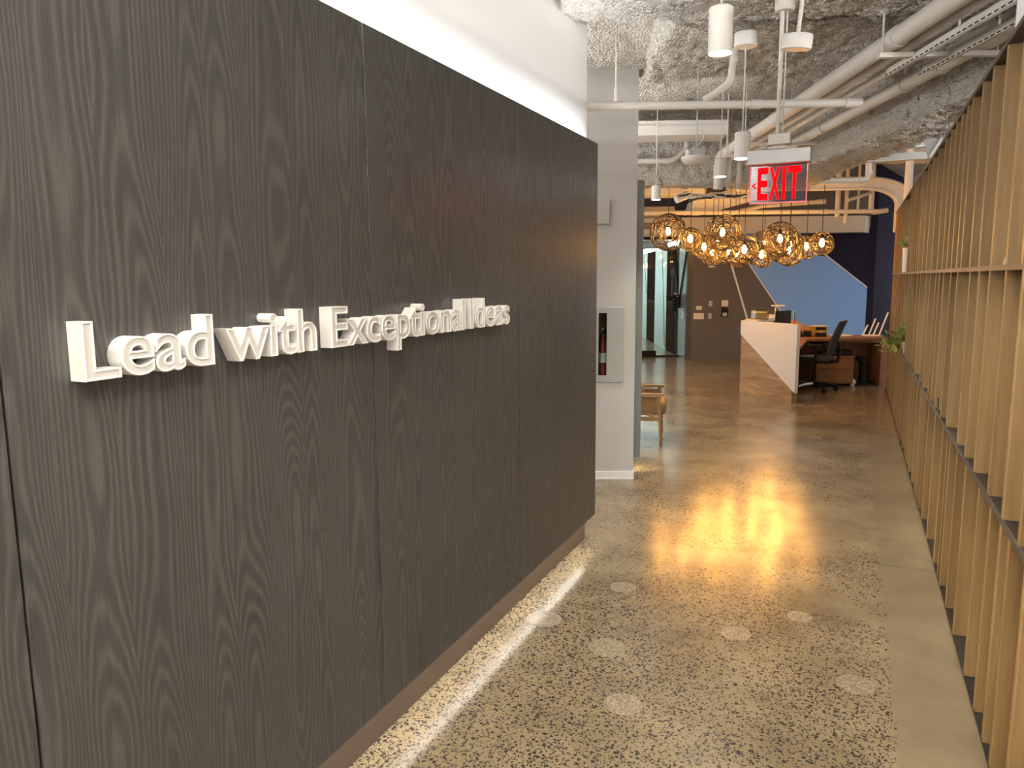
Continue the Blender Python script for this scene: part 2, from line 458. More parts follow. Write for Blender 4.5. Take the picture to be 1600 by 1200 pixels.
def beam_faces(u0, u1, v0, v1, z0, z1):
    du, dv, dz = u1 - u0, v1 - v0, z1 - z0
    return [((u0, v0, z0), (du, 0, 0), (0, dv, 0)), ((u0, v0, z0), (du, 0, 0), (0, 0, dz)), ((u0, v1, z0), (du, 0, 0), (0, 0, dz)),
            ((u0, v0, z0), (0, dv, 0), (0, 0, dz)), ((u1, v0, z0), (0, dv, 0), (0, 0, dz))]


# ---------------------------------------------------------------- setting: floor, walls, ceiling
random.seed(4)
floor = structure(MB().box((-9, -4.5, -0.2), (9, 24, 0)).build('floor', M['floor']))
for x, y, r in [(-0.93, 3.05, 0.085), (-0.74, 2.64, 0.075), (-0.42, 3.42, 0.07), (0.09, 3.16, 0.075), (-0.16, 3.72, 0.06), (-1.05, 3.72, 0.07)]:
    MB().lathe([(r, -0.01), (r, 0.0006), (r * .97, 0.0009)], (x, y, 0), 28).build('floor_patch', M['patch'], floor)
# capped cleanout beside the lit strip
MB().lathe([(.075, -0.01), (.075, 0.0008), (.07, 0.0012)], (-1.30, 3.20, 0), 28).build('floor_cover', M['patch'], floor)
MB().lathe([(.086, -0.01), (.086, 0.0004), (.084, 0.0005)], (-1.30, 3.20, 0), 28).build('floor_cover_ring', mat('grey mortar', (0.2, 0.19, 0.17), 0.5, bump=(40, .1, .001)), floor)

wall_left = structure(MB().box((-1.62, -4.5, 0), (-1.50, 4.39, 3.30)).build('wall_left', M['white_wall']))
for k in range(7):
    y1 = 4.36 - 1.172 * k
    MB().bevbox((-1.44, y1 - 1.1665, 0.17), (-1.42, y1, 2.436), 0.0012).build('wall_panel', M['dark_wood'], wall_left)
for k in range(7):
    y1 = 4.362 - 1.172 * (k + 1)
    MB().box((-1.498, y1 - .03, 0.26), (-1.4405, y1 + .03, 2.37)).build('panel_batten', M['black'], wall_left)
led = MB().box((-1.493, -3.9, 2.385), (-1.452, 4.33, 2.392)).build('glow_strip', M['led_top'], wall_left)
led = MB().box((-1.476, -3.9, 0.214), (-1.458, 4.33, 0.220)).build('glow_strip', M['led_bottom'], wall_left)
structure(MB().bevbox((-1.50, -4.5, 0), (-1.488, 4.36, 0.16), 0.002).build('baseboard_left', M['base']))

structure(MB().box((6.8, -4.5, 0), (7.0, 20, 4.2)).build('wall_right', M['white_wall']))

# column with grey end panel behind it
column = structure(MB().box((0.05, 6.16, 0), (0.782, 6.28, 3.32), G).box((0.05, 6.036, 0), (0.45, 6.16, 3.32), G).box((0.60, 6.036, 0), (0.782, 6.16, 3.32), G).box((0.45, 6.036, 0), (0.60, 6.16, .84), G).box((0.45, 6.036, 1.39), (0.60, 6.16, 3.32), G).build('column', M['grey_wall']))
structure(MB().bevbox((0.05, 6.020, 0), (0.786, 6.036, 0.066), 0.003, G).bevbox((0.05, 6.016, 0), (0.788, 6.02, 0.012), 0.001, G).build('baseboard_column', M['white_wall']))
end_wall = structure(MB().box((-1.2, 6.40, 0), (0.70, 6.52, 3.3), G).build('wall_behind_column', M['white_wall']))
MB().bevbox((-1.0, 6.30, 0.115), (0.875, 6.325, 2.44), 0.002, G).build('wall_panel', M['gloss_grey'], end_wall)
MB().box((-0.9, 6.335, 0.17), (0.865, 6.36, 0.176), G).build('glow_strip', mat('lit amber led', (1, 1, 1), 0.4, emit=(1.0, 0.78, 0.48), estr=45), end_wall)

# back wall of the reception: charcoal with a blue mural, then a navy return
V0 = 14.96
wall_back = structure(MB().box((2.95, V0, 0), (6.45, V0 + .12, 4.2), G).build('wall_back', M['charcoal']))
PL = lambda u, z, t: G(u, V0 - t, z)
MB().prism([(4.113, 1.93), (5.05, .60), (5.45, 0.03), (6.45, 0.03), (6.45, 1.43), (5.616, 2.065), (5.0, 2.52), (3.70, 2.52)], 0.0, 0.006, PL).build('mural_panel', M['blue'], wall_back)
MB().prism([(6.45, 1.43), (6.45, 2.55), (4.97, 2.55)], 0.0, 0.007, PL).build('mural_panel', M['navy'], wall_back)
for p, q in (((3.62, 2.43), (4.18, 0.71)), ((3.72, 2.49), (5.46, 0.02)), ((5.0, 2.53), (6.45, 1.425))):
    d = Vector((q[0] - p[0], q[1] - p[1])).normalized(); n = Vector((-d.y, d.x)) * (0.016 if p[0] == 3.62 else 0.010)
    MB().prism([(p[0] - n.x, p[1] - n.y), (q[0] - n.x, q[1] - n.y), (q[0] + n.x, q[1] + n.y), (p[0] + n.x, p[1] + n.y)], 0, 0.011, PL).build('mural_stripe', M['white_wall'], wall_back)
ret = turned(G(6.45, V0), 90 - 11.8)
structure(MB().box((0, -0.12, 0), (4.5, 0, 4.2), ret).build('wall_return', M['navy']))
header = structure(MB().box((0.2, V0 - .34, 2.51), (6.17, V0 - .10, 2.78), G).bevbox((0.2, V0 - .38, 2.47), (6.19, V0 - .10, 2.51), .004, G).build('trim_1', M['header']))
hr = turned(G(6.17, V0 - .34), 90 - 11.8)
structure(MB().box((0, -0.02, 2.51), (4.0, 0.14, 2.78), hr).box((0, -0.02, 2.47), (4.0, 0.17, 2.51), hr).build('trim_2', M['header']))
structure(MB().box((-3, 17.2, 2.3), (12, 17.4, 4.3), G).build('wall_plenum', M['plenum']))

# glass front of the office and the passage behind it
passage = structure(MB().box((2.95, V0, 0), (3.05, 23, 2.62), G).build('wall_passage', M['gloss_grey']))
PW = lambda v, z, t: G(2.95 - t, v, z)
for v0, v1, m_, nm in ((15.92, 17.22, 'smoke', 'dark_panel'), (17.26, 18.93, 'pale', 'pale_panel'), (18.97, 20.3, 'smoke', 'dark_panel'), (20.34, 22.9, 'pale', 'pale_panel')):
    MB().prism([(v0, 0.0), (v1, 0.0), (v1, 2.3), (v0, 2.3)], 0, 0.02, PW).build(nm, M[m_], passage)
for (v0, z0), (v1, z1) in (((17.35, 0.05), (17.9, 2.25)), ((20.4, 1.2), (20.9, 2.25)), ((14.99, 2.25), (15.75, 1.12))):
    MB().prism([(v0 - .02, z0), (v0 + .02, z0), (v1 + .02, z1), (v1 - .02, z1)], 0, 0.026, PW).build('panel_line', M['black'], passage)
MB().box((2.925, 15.8, 2.31), (2.95, 22.9, 2.42), G).build('glow_strip', M['glow_back'], passage)  # glowing strip imitates the brightly lit upper part of the wall
MB().box((1.7, 16.2, 2.455), (2.3, 22.5, 2.465), G).build('passage_fill', M['glow_back'], passage)  # unseen emitter added to brighten the passage
structure(MB().box((1.0, 15.75, 2.47), (2.95, 23, 2.55), G).build('ceiling_passage', M['white_wall']))
structure(MB().box((0.9, 15.75, 0), (1.0, 23, 2.55), G).build('wall_passage_left', M['pale']))
structure(MB().box((1.0, 22.9, 0), (2.95, 23, 2.55), G).build('wall_passage_end', M['pale']))
win = structure(MB().box((1.0, 15.69, 0.03), (2.93, 15.70, 2.44), G).build('window_1', M['glass']))
MB().box((1.0, 15.68, 0), (2.95, 15.71, 0.03), G).box((1.0, 15.68, 2.42), (2.95, 15.71, 2.48), G).build('window_frame', M['black'], win)
MB().box((1.9, 15.66, 0.03), (2.47, 15.68, 0.13), G).build('door_rail', M['black'], win)
h = MB(); h.bevbox((2.80, 15.60, 0.95), (2.87, 15.68, 1.32), .012, G); h.tube([G(2.83, 15.60, 1.25), G(2.83, 15.5, 1.25), G(2.70, 15.5, 1.25)], 0.014)
h.bevbox((2.86, 15.60, 1.02), (2.945, 15.68, 1.30), .01, G)
h.build('door_handle', M['black'], win, 40)
MB().bevbox((2.81, 15.585, 1.30), (2.86, 15.60, 1.335), .004, G).bevbox((2.86, 15.585, 1.25), (2.89, 15.60, 1.275), .004, G).build('door_latch', M['chrome'], win)

# sprayed ceiling
rough_shell('ceiling', [((-2.2, -3.5, 3.45), (9.2, 0, 0), (0, 12.3, 0))], 0.032)
rough_shell('ceiling_beam_near', beam_faces(0.12, 2.75, 1.6, 4.42, 3.06, 3.5), 0.018)
rough_shell('ceiling_beam_middle', beam_faces(0.80, 2.75, 4.60, 5.80, 3.10, 3.5), 0.018)
rough_shell('ceiling_haunch', [((-0.6, 4.5, 3.42), (1.42, 0, 0), (0, 1.7, -0.20))], 0.025, (0.03, 0.012, 0.006))
rough_shell('ceiling_beam_far', beam_faces(-1.2, 3.2, 8.80, 9.20, 2.70, 3.5), 0.022)
rough_shell('ceiling_beam_long', beam_faces(2.62, 3.10, -1.0, 8.9, 2.70, 3.5), 0.024)
rough_shell('ceiling_atrium', [((-3, 9.1, 3.75), (11, 0, 0), (0, 8.2, 0))], 0.05)
rough_shell('ceiling_beam_atrium', beam_faces(2.4, 6.6, 10.6, 11.0, 3.22, 3.75), 0.03)


# ---------------------------------------------------------------- the slatted oak screen
screen = thing('slat_screen', (0.60, 6.5, 0), 'tall oak slat screen with two dark steel shelves lining the right of the corridor', 'screen')
XS, SD, ST = 0.495, 0.17, 0.034
MB().box((XS, 0.6, 0.0), (XS + .20, 12.22, 0.014)).build('base_plate', M['steel'], screen)
for nm, z in (('shelf', .817), ('shelf', 1.668), ('top_rail', 2.53)):
    MB().box((XS + .002, 0.6, z), (XS + .22, 12.22, z + .016)).build(nm, M['steel'], screen)
    MB().box((XS - .004, 0.6, z - .002), (XS + .002, 12.22, z + .018)).build('edge_strip', M['edge_steel'], screen)
tiers = [
    (0.014, 0.817, [2.50, 2.755, 2.91, 3.12, 3.40, 3.79, 4.10, 4.39, 4.51, 4.735, 5.18, 5.60]),
    (0.833, 1.668, [2.62, 2.90, 3.205, 3.565, 3.845, 4.135, 4.61, 4.905, 5.28, 5.55, 5.76, 6.18, 6.50, 7.05]),
    (1.684, 2.530, [2.62, 2.937, 3.22, 3.56, 3.885, 4.17, 4.50, 4.69, 4.93, 5.16, 5.42, 5.74, 6.16, 6.586, 6.95, 7.43]),
]
slat_mesh = {}
for z0, z1, ys in tiers:
    ys = list(ys); y = ys[0] - .3
    while y > 0.7: ys.append(y); y -= random.choice((.14, .24, .3, .36))
    y = max(ys) + .25
    while y < 12.15: ys.append(y); y += random.choice((.14, .2, .26, .32, .36))
    key = round(z1 - z0, 3)
    me = MB().bevbox((.0015, -ST / 2, 0), (SD, ST / 2, z1 - z0 - .001), .0012).box((0, -ST / 2 + .001, .001), (.0018, ST / 2 - .001, z1 - z0 - .002), mi=1).mesh('slat', [M['oak'], M['oak_lit']])  # front face in a lighter oak, the light on it put into the colour
    for y in sorted(ys):
        if (z0 == 0.833 and 8.62 < y < 8.88) or (z0 == 1.684 and 9.3 < y < 9.95): continue
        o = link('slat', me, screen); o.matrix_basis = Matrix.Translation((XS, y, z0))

# steel brackets and struts over the screen
def strap(name, a, b, w, label, cat, m='plate', group=None):
    d = (Vector(b) - Vector(a)); o = MB()
    o.tube([a, b], w, 4); x = o.build(name, M[m]); return tag(x, label, cat, group)


t = thing('hanger_plate', (0.56, 3.42, 2.546), 'broad grey steel hanger plate above the near end of the slat screen', 'bracket')
MB().bevbox((0.49, 3.40, 2.546), (0.61, 3.412, 3.10), .002).build('plate', M['plate'], t)
MB().bevbox((0.50, 3.36, 2.84), (0.60, 3.40, 2.875), .003).build('flange', M['plate'], t)
MB().tube([(0.56, 3.385, 2.905), (0.56, 3.40, 2.905)], 0.012, 12).build('bolt', M['steel'], t)
t = thing('hanger_plate', (0.52, 6.6, 2.546), 'slanted grey hanger plate over the middle of the slat screen', 'bracket')
MB().prism([(0.47, 2.546), (0.60, 2.546), (0.60, 2.84), (0.41, 2.78)], 6.75, 6.765, lambda a, b, y: Vector((a, y, b))).build('plate', M['plate'], t)
MB().prism([(0.47, 2.546), (0.53, 2.546), (0.56, 2.72)], 6.73, 6.75, lambda a, b, y: Vector((a, y, b))).build('gusset', M['white'], t)
for x0, y, z, L, lab in ((0.36, 6.15, 2.80, 1.3, 'upper grey strut channel crossing over the slat screen'), (0.20, 6.45, 2.80, 1.3, 'second grey strut channel crossing over the slat screen'),
                         (0.10, 7.9, 2.80, 1.4, 'pale strut channel farther along above the slat screen'), (-0.05, 9.3, 2.88, 1.2, 'dark strut channel in the amber light above the screen end')):
    tag(MB().box((x0, y - .03, z), (x0 + L, y + .03, z + .055)).box((x0, y - .03, z + .055), (x0 + L, y - .024, z + .075)).box((x0, y + .024, z + .055), (x0 + L, y + .03, z + .075)).build('strut_channel', M['plate']), lab, 'bracket')
for x, lab in ((0.44, 'left thin steel rod hanging down to the strut channel'), (0.50, 'right thin steel rod hanging down to the strut channel')):
    tag(MB().tube([(x, 6.15, 2.86), (x, 6.15, 3.46)], .005, 8).build('hanger_rod', M['plate'], smooth=40), lab, 'rod')

# ---------------------------------------------------------------- wall lettering
def text_mesh(s, offset=0.0, extrude=0.0, bevel=0.0, fill='BOTH'):
    cu = bpy.data.curves.new('txt', 'FONT'); cu.body = s; cu.size = 1; cu.offset = offset; cu.extrude = extrude
    cu.bevel_depth = bevel; cu.bevel_resolution = 1; cu.fill_mode = fill; cu.resolution_u = 6
    o = bpy.data.objects.new('txt', cu); COL.objects.link(o)
    bpy.context.view_layer.update()
    me = bpy.data.meshes.new_from_object(o.evaluated_get(bpy.context.evaluated_depsgraph_get()))
    bpy.data.objects.remove(o); bpy.data.curves.remove(cu)
    return me


def xs(me):
    co = np.empty(len(me.vertices) * 3); me.vertices.foreach_get('co', co); return co.reshape(-1, 3)


sign = thing('wall_lettering', (-1.40, 1.98, 1.45), 'raised white letters reading Lead with Exceptional Ideas on dark wood panelling', 'sign')
BOLD = 0.022
cap = xs(text_mesh('E', BOLD)); capz = cap[:, 1].max()
XF, XB = -1.374, -1.4195
for word, y0, y1 in (('Lead', .980, 1.313), ('with', 1.352, 1.688), ('Exceptional', 1.755, 2.581), ('Ideas', 2.624, 2.996)):
    glyph = []
    for i, ch in enumerate(word):
        R = xs(text_mesh(word[:i + 1], BOLD))[:, 0].max(); c = xs(text_mesh(ch, BOLD))
        glyph.append((ch, R - (c[:, 0].max() - c[:, 0].min()), R, c[:, 0].min()))
    a, b = glyph[0][1], glyph[-1][2]; sx = (y1 - y0) / (b - a); sz = 0.116 / capz
    for ch, l, r, c0 in glyph:
        dep = XF - XB
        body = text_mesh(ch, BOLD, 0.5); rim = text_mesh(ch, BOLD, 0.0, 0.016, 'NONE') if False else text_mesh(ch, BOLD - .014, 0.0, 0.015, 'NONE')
        vs = []; fs = []; mi = []
        cb = xs(body); tz = cb[:, 2]
        for v in cb: vs.append((XB + (v[2] + .5) * (dep - .0035), y0 + (v[0] - c0 + l - a) * sx, 1.457 + v[1] * sz))
        nrm = [p.normal.z for p in body.polygons]
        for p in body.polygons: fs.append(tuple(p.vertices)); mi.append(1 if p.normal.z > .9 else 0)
        o0 = len(vs); cr = xs(rim)
        for v in cr: vs.append((XF - .003 + v[2] * .16, y0 + (v[0] - c0 + l - a) * sx, 1.457 + v[1] * sz))
        for p in rim.polygons: fs.append(tuple(o0 + q for q in p.vertices)); mi.append(0)
        mb = MB(); mb.add(vs, fs); mb.mi = mi
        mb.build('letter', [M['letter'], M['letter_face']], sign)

# ---------------------------------------------------------------- extinguisher cabinet and plate on the column
CV = 6.036
t = thing('extinguisher_cabinet', G(0.55, CV, 0.81), 'white recessed fire extinguisher cabinet with narrow window on the column', 'cabinet')
MB().bevbox((0.40, CV - .012, .809), (.487, CV - .0005, 1.416), .003, G).bevbox((.553, CV - .012, .809), (.688, CV - .0005, 1.416), .003, G) \
    .box((0.486, CV - .011, .811), (.554, CV - .0005, .866), G).box((0.486, CV - .011, 1.372), (.554, CV - .0005, 1.414), G).build('door', mat('cabinet enamel', (0.36, 0.37, 0.345), 0.4, bump=(30, .02, .001)), t)
MB().box((0.487, CV - .007, .866), (.553, CV - .005, 1.372), G).build('pane', M['glass'], t)
MB().box((0.452, CV + .115, .842), (.598, CV + .122, 1.388), G).box((0.451, CV + .002, .842), (.455, CV + .12, 1.388), G).box((0.595, CV + .002, .842), (.599, CV + .12, 1.388), G).box((0.452, CV + .002, .841), (.598, CV + .12, .846), G).build('box_lining', M['black'], t)
t = thing('fire_extinguisher', G(0.522, CV + .05, .87), 'red fire extinguisher behind the narrow cabinet window', 'extinguisher')
ec = G(0.530, CV + .05, 0.846)
MB().lathe([(.029, 0), (.031, .01), (.031, .22), (.024, .30), (.012, .33), (.012, .35)], ec, 20).build('cylinder', M['red'], t, 40)
MB().lathe([(.0316, .12), (.0316, .20)], ec, 20).build('label_band', M['paper'], t)
MB().bevbox((-.012, -.03, .35), (.012, .02, .39), .004, turned(ec, 20)).tube([ec + Vector((0, 0, .37)), ec + Vector((.03, .0, .40)), ec + Vector((.01, 0, .43))], .006, 6).build('valve', M['black'], t, 40)
MB().tube([ec + Vector((.0, -.012, .36)), ec + Vector((.0, -.02, .38)), ec + Vector((0, -.012, .395))], .011, 10).build('gauge', M['chrome'], t, 40)
tag(MB().bevbox((0.42, CV - .03, 2.072), (.565, CV, 2.265), .004, G).build('wall_plate', M['grey_wall']), 'blank grey square box mounted high on the column', 'box')

# ---------------------------------------------------------------- corridor ceiling fittings
def downlight(c, zb, zt, zceil, r, label, lit=True, canopy=True):
    """cylinder pendant at c with bottom zb and top zt, cord up to zceil"""
    t = thing('cylinder_pendant', (c[0], c[1], zb), label, 'ceiling light', 'white cylinder pendants over the corridor')
    C = (c[0], c[1], 0)
    MB().lathe([(r * .93, zb + .012), (r * .93, zb), (r, zb), (r, zt - .006), (r - .006, zt), (.006, zt)], C, 32).build('housing', M['white'], t, 40)
    MB().lathe([(r * .92, zb - .001), (r * .92, zb + .004)], C, 24).build('lens', M['lens'], t)
    MB().tube([(c[0], c[1], zt), (c[0], c[1], zceil)], .0045, 8).build('cord', M['white_cord'], t, 40)
    if canopy: MB().lathe([(.063, zceil - .075), (.066, zceil - .07), (.066, zceil)], C, 28).build('canopy', M['white'], t, 40)
    spot('downlight', (c[0], c[1], zb - .02), DOWN)
    return t


downlight((-.505, 3.02), 2.485, 2.650, 3.05, .045, 'nearest white cylinder pendant, largest one at the top of the corridor', canopy=False)
downlight((-.650, 4.76), 2.350, 2.502, 3.06, .046, 'white cylinder pendant hanging just left of the exit sign')
downlight((-.941, 5.80), 2.384, 2.515, 3.40, .044, 'small white cylinder pendant between the hanging speaker and the exit sign', canopy=False)
downlight((-1.862, 7.61), 2.426, 2.566, 3.40, .046, 'white cylinder pendant beside the grey end panel above the globe lights', canopy=False)
# more of the same lamps behind the photographer and beyond the screen
for x, y in ((-.45, 1.2), (-.40, -.8), (-.4, -2.6), (2.2, 2.0), (2.2, 5.0), (2.2, 8.0), (-3.2, 8.5), (-3.4, 11.5)):
    spot('downlight', (x, y, 2.5), DOWN)

t = thing('exit_sign', (-.39, 4.25, 2.05), 'red lit EXIT sign on a clear panel under a grey housing hung from the ceiling', 'sign')
EX, EY = -.392, 4.252
fe = turned((EX, EY, 0), -1.0)
MB().bevbox((-.157, -.045, 2.233), (.157, .045, 2.306), .003, fe).build('housing', M['plate'], t)
MB().bevbox((-.138, -.004, 2.040), (.140, .004, 2.236), .001, fe).build('clear_panel', M['exit_glass'], t)
MB().box((-.142, -.005, 2.036), (-.138, .005, 2.236), fe).box((.140, -.005, 2.036), (.144, .005, 2.236), fe).box((-.138, -.005, 2.034), (.140, .005, 2.040), fe).build('panel_edge', M['exit_edge'], t)
et = []
for ch, x0, x1 in (('E', -.103, -.050), ('X', -.044, .010), ('I', .021, .037), ('T', .050, .112)):
    me = text_mesh(ch, 0.03, 0.5); c = xs(me)
    lo, hi = c.min(0), c.max(0)
    vs = [fe(x0 + (v[0] - lo[0]) / (hi[0] - lo[0]) * (x1 - x0), -.0055 + (-v[2]) * .003, 2.052 + (v[1] - lo[1]) / (hi[1] - lo[1]) * .168) for v in c]
    mb = MB(); mb.add(vs, [tuple(p.vertices) for p in me.polygons]); mb.build('exit_letter', M['exit_red'], t)
MB().prism([(-.132, 2.128), (-.108, 2.146), (-.108, 2.138), (-.122, 2.128), (-.108, 2.118), (-.108, 2.110)], -.008, -.004, lambda a, b, y: fe(a, y, b)).build('arrow', M['exit_red'], t)
MB().bevbox((-.055, -.035, 2.330), (.055, .035, 2.385), .004, fe).lathe([(.065, 2.306), (.065, 2.316), (.03, 2.330)], (EX, EY, 0), 24).build('junction_box', M['pipe'], t)
MB().tube([(EX - .012, EY, 2.385), (EX - .012, EY, 3.0), (EX - .016, EY + .0, 3.02)], .011, 12).build('stem', M['pipe'], t, 40)
MB().tube([(EX + .012, EY, 2.385), (EX + .012, EY, 3.05)], .004, 8).tube([(EX - .09, EY - .02, 2.312), (EX - .07, EY, 2.33)], .012, 8).build('cable', M['white_cord'], t, 40)
MB().lathe([(.045, 2.99), (.05, 3.0), (.05, 3.10)], (EX, EY, 0), 24).build('canopy', M['pipe'], t, 40)

t = thing('smoke_detector', (-.314, 4.02, 2.73), 'round white drum detector hanging right of the exit sign stem', 'detector')
dq = Vector((-.314, 4.02, 2.735)); ax = Vector((.10, -.10, 1)).normalized()
MB().tube([dq, dq + ax * .008, dq + ax * .06, dq + ax * .066], [.070, .072, .072, .068], 32).build('housing', M['white'], t, 40)
MB().tube([dq - ax * .002, dq], [.055, .056], 28).build('face', M['letter_face'], t, 40)
MB().tube([dq + ax * .06, dq + ax * .34], .010, 10).build('stem', M['pipe'], t, 40)

t = thing('hanging_speaker', (-1.047, 5.43, 2.43), 'white domed disc with a grey box hung on a rod left of the corridor', 'speaker')
sp = Vector((-1.05, 5.43, 0))
MB().lathe([(.03, 2.425), (.075, 2.435), (.095, 2.452), (.105, 2.475), (.105, 2.482), (.06, 2.486)], sp, 32).build('dish', M['white'], t, 40)
MB().bevbox((-.035, -.04, 2.487), (.055, .04, 2.54), .003, turned(sp, 22)).build('junction_box', M['plate'], t)
MB().lathe([(.022, 2.486), (.022, 2.53)], sp + Vector((-.05, -.02, 0)), 16).build('socket', M['white'], t, 40)
MB().tube([sp + Vector((0, 0, 2.53)), sp + Vector((0, 0, 3.48))], .004, 8).build('rod', M['plate'], t, 40)
MB().tube([sp + Vector((.0, -.03, 2.536)), sp + Vector((.06, -.04, 2.60)), sp + Vector((.03, 0, 2.66))], .004, 6).build('cable', M['white_cord'], t, 40)

# pipes and conduits of the corridor, running on the building grid
def pipe(name, pts, r, label, cat='pipe', group=None, m='pipe', couplings=()):
    t = thing(name, pts[0], label, cat, group)
    MB().tube(pts, r, 16).build('tube', M[m], t, 40)
    for a, b in couplings: MB().tube([a, b], r * 1.18, 16).build('coupling', M[m], t, 40)
    return t


def bend(p, q, s, R, n=6):
    """rounded corner p-q-s with radius R"""
    p, q, s = Vector(p), Vector(q), Vector(s); a = q + (p - q).normalized() * R; b = q + (s - q).normalized() * R
    return [a.lerp(q, k / n).lerp(q.lerp(b, k / n), k / n) for k in range(n + 1)]


def route(pts, R=.08):
    out = [Vector(pts[0])]
    for i in range(1, len(pts) - 1): out += bend(pts[i - 1], pts[i], pts[i + 1], R)
    return out + [Vector(pts[-1])]


SV, SZ = 5.28, 2.80
pipe('sprinkler_main', [G(0.05, SV, SZ), G(2.17, SV, SZ)], .028, 'long grey sprinkler pipe crossing the corridor below the ceiling',
     couplings=[(G(.62, SV, SZ), G(.65, SV, SZ)), (G(1.43, SV, SZ), G(1.50, SV, SZ)), (G(2.06, SV, SZ), G(2.15, SV, SZ))])
pipe('sprinkler_branch', route([G(1.13, SV, SZ + .034), G(1.255, SV - .16, SZ + .10), G(1.255, SV - .26, 3.09)], .05), .024, 'short bent sprinkler branch rising from the crossing pipe',
     couplings=[(G(1.255, SV - .235, 3.01), G(1.255, SV - .245, 3.04))])
tag(MB().tube([G(.53, SV, SZ + .03), G(.53, SV, 3.44)], .006, 8).tube([G(.53, SV, SZ + .03), G(.53, SV, SZ + .12)], .012, 8).build('hanger_rod', M['pipe'], smooth=40), 'thin rod holding the crossing pipe in front of the column', 'rod')
GC = 'grey conduits running along the ceiling on the right'
for i, (u, z, r, lab) in enumerate(((1.93, 2.915, .052, 'thick grey conduit, leftmost of the ceiling run'), (2.05, 2.90, .026, 'thin grey conduit beside the thick leftmost conduit'),
                                    (2.17, 2.90, .026, 'thin grey conduit, third of the ceiling run'), (2.42, 2.895, .045, 'grey conduit with clamps, rightmost of the ceiling run'))):
    vv = (8.25, 8.3, 8.35, 8.2)[i]
    t = pipe('conduit', route([G(u, 2.0, z), G(u, vv, z), G(u, vv + .01, 2.58)], .12), r, lab, 'conduit', GC)
    if i == 3:
        for v in (3.4, 4.75, 5.2, 6.6): MB().tube([G(u, v, z), G(u, v + .03, z)], r * 1.2, 16).box((u - .006, v, z + r), (u + .006, v + .03, z + r + .09), G).build('clamp', M['pipe'], t, 40)
    if i == 0:
        for v in (4.25, 6.9): MB().tube([G(u, v, z), G(u, v + .08, z)], r * 1.12, 16).build('coupling', M['pipe'], t, 40)
for v, lab in ((4.3, 'nearest cross strut carrying the grey conduits'), (7.0, 'second cross strut carrying the grey conduits'), (7.65, 'farthest cross strut carrying the grey conduits')):
    tag(MB().box((1.85, v, 2.82), (2.50, v + .04, 2.845), G).tube([G(1.87, v + .02, 2.82), G(1.87, v + .02, 3.05 if v < 5 else 3.42)], .006, 8).tube([G(2.48, v + .02, 2.82), G(2.48, v + .02, 3.05 if v < 5 else 3.42)], .006, 8).build('conduit_strut', M['pipe']), lab, 'bracket')
for u, v1, z, lab in ((2.03, 4.74, 2.80, 'left slotted steel channel hung under the conduits'), (2.22, 4.71, 2.80, 'right slotted steel channel hung under the conduits')):
    t = thing('slotted_channel', G(u, 3.0, z), lab, 'channel')
    MB().box((u, 2.0, z + .035), (u + .045, v1 - .12, z + .04), G).box((u, 2.0, z), (u + .005, v1 - .12, z + .04), G).box((u + .04, 2.0, z + .012), (u + .045, v1 - .12, z + .04), G).build('channel', M['pipe'], t)
    sl = MB()
    for k in range(52): sl.box((u - .0012, 2.05 + .05 * k, z + .004), (u, 2.08 + .05 * k, z + .011), G)
    tag(sl.build('slots', M['black'], t), kind='stuff')
    for v in (2.9, 3.9): MB().tube([G(u + .02, v, z + .04), G(u + .02, v, z + .075)], .006, 8).build('hanger', M['pipe'], t, 40)
t = thing('air_duct', G(1.2, 8.0, 3.1), 'white rectangular air duct crossing below the sprayed ceiling', 'duct')
MB().bevbox((.2, 8.0, 3.10), (1.96, 8.4, 3.235), .004, G).build('duct_body', M['white'], t)
MB().box((.2, 7.985, 3.185), (1.96, 8.0, 3.195), G).box((.2, 7.985, 3.232), (1.96, 8.0, 3.242), G).build('seam', M['white'], t)
pipe('drain_pipe', route([G(.3, 8.62, 2.935), G(1.50, 8.62, 2.935), G(1.66, 8.62, 3.05), G(1.66, 8.62, 3.22)], .06), .033, 'pale pipe rising beside the hanging speaker on the far beam')

# ---------------------------------------------------------------- ducts and pipes in the amber light over the reception
t = thing('curved_duct', G(5.0, 11.3, 3.0), 'broad amber lit duct with an arched end above the desk', 'duct')
pts = []; Vd = 11.6
def dz(y): return 1.65 + (431 - y) / 1164 * Vd
UA, zi, zo_ = 4.92, dz(303), dz(287)
arc = [k * math.pi / 16 for k in range(9)]
inner = [(3.0, zi)] + [(UA + .46 * math.sin(q), zi - .22 * (1 - math.cos(q))) for q in arc] + [(UA + .46, 2.3)]
outer = [(UA + .60, 2.3)] + [(UA + .60 * math.sin(q), zo_ - .24 * (1 - math.cos(q))) for q in arc[::-1]] + [(3.0, zo_)]
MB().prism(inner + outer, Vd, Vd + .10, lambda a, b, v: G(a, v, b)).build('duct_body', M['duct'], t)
MB().tube([G(a, Vd - .01, b + .0) for a, b in outer[1:]], .028, 6).build('lip', M['duct'], t)
MB().tube([G(a, Vd - .01, b + .01) for a, b in inner[:-1]], .016, 6).build('lower_lip', M['duct'], t)
for u in (3.9, 4.15, 4.75): MB().box((u, Vd - .012, zi + .02), (u + .03, Vd, zo_ - .02), G).build('seam', M['duct'], t)
MB().tube([G(4.4, Vd + .2, zo_), G(4.4, Vd + .2, 3.75)], .012, 6).build('hanger', M['duct'], t)
t = thing('slanted_duct', G(2.4, 11.9, 2.8), 'rectangular duct sloping up toward the exit sign in amber light', 'duct')
MB().prism([(2.42, dz(329)), (2.62, dz(331)), (3.45, dz(310)), (3.42, dz(282)), (2.48, dz(311))], 12.15, 12.6, lambda a, b, v: G(a, v, b)).build('duct_body', M['duct'], t)
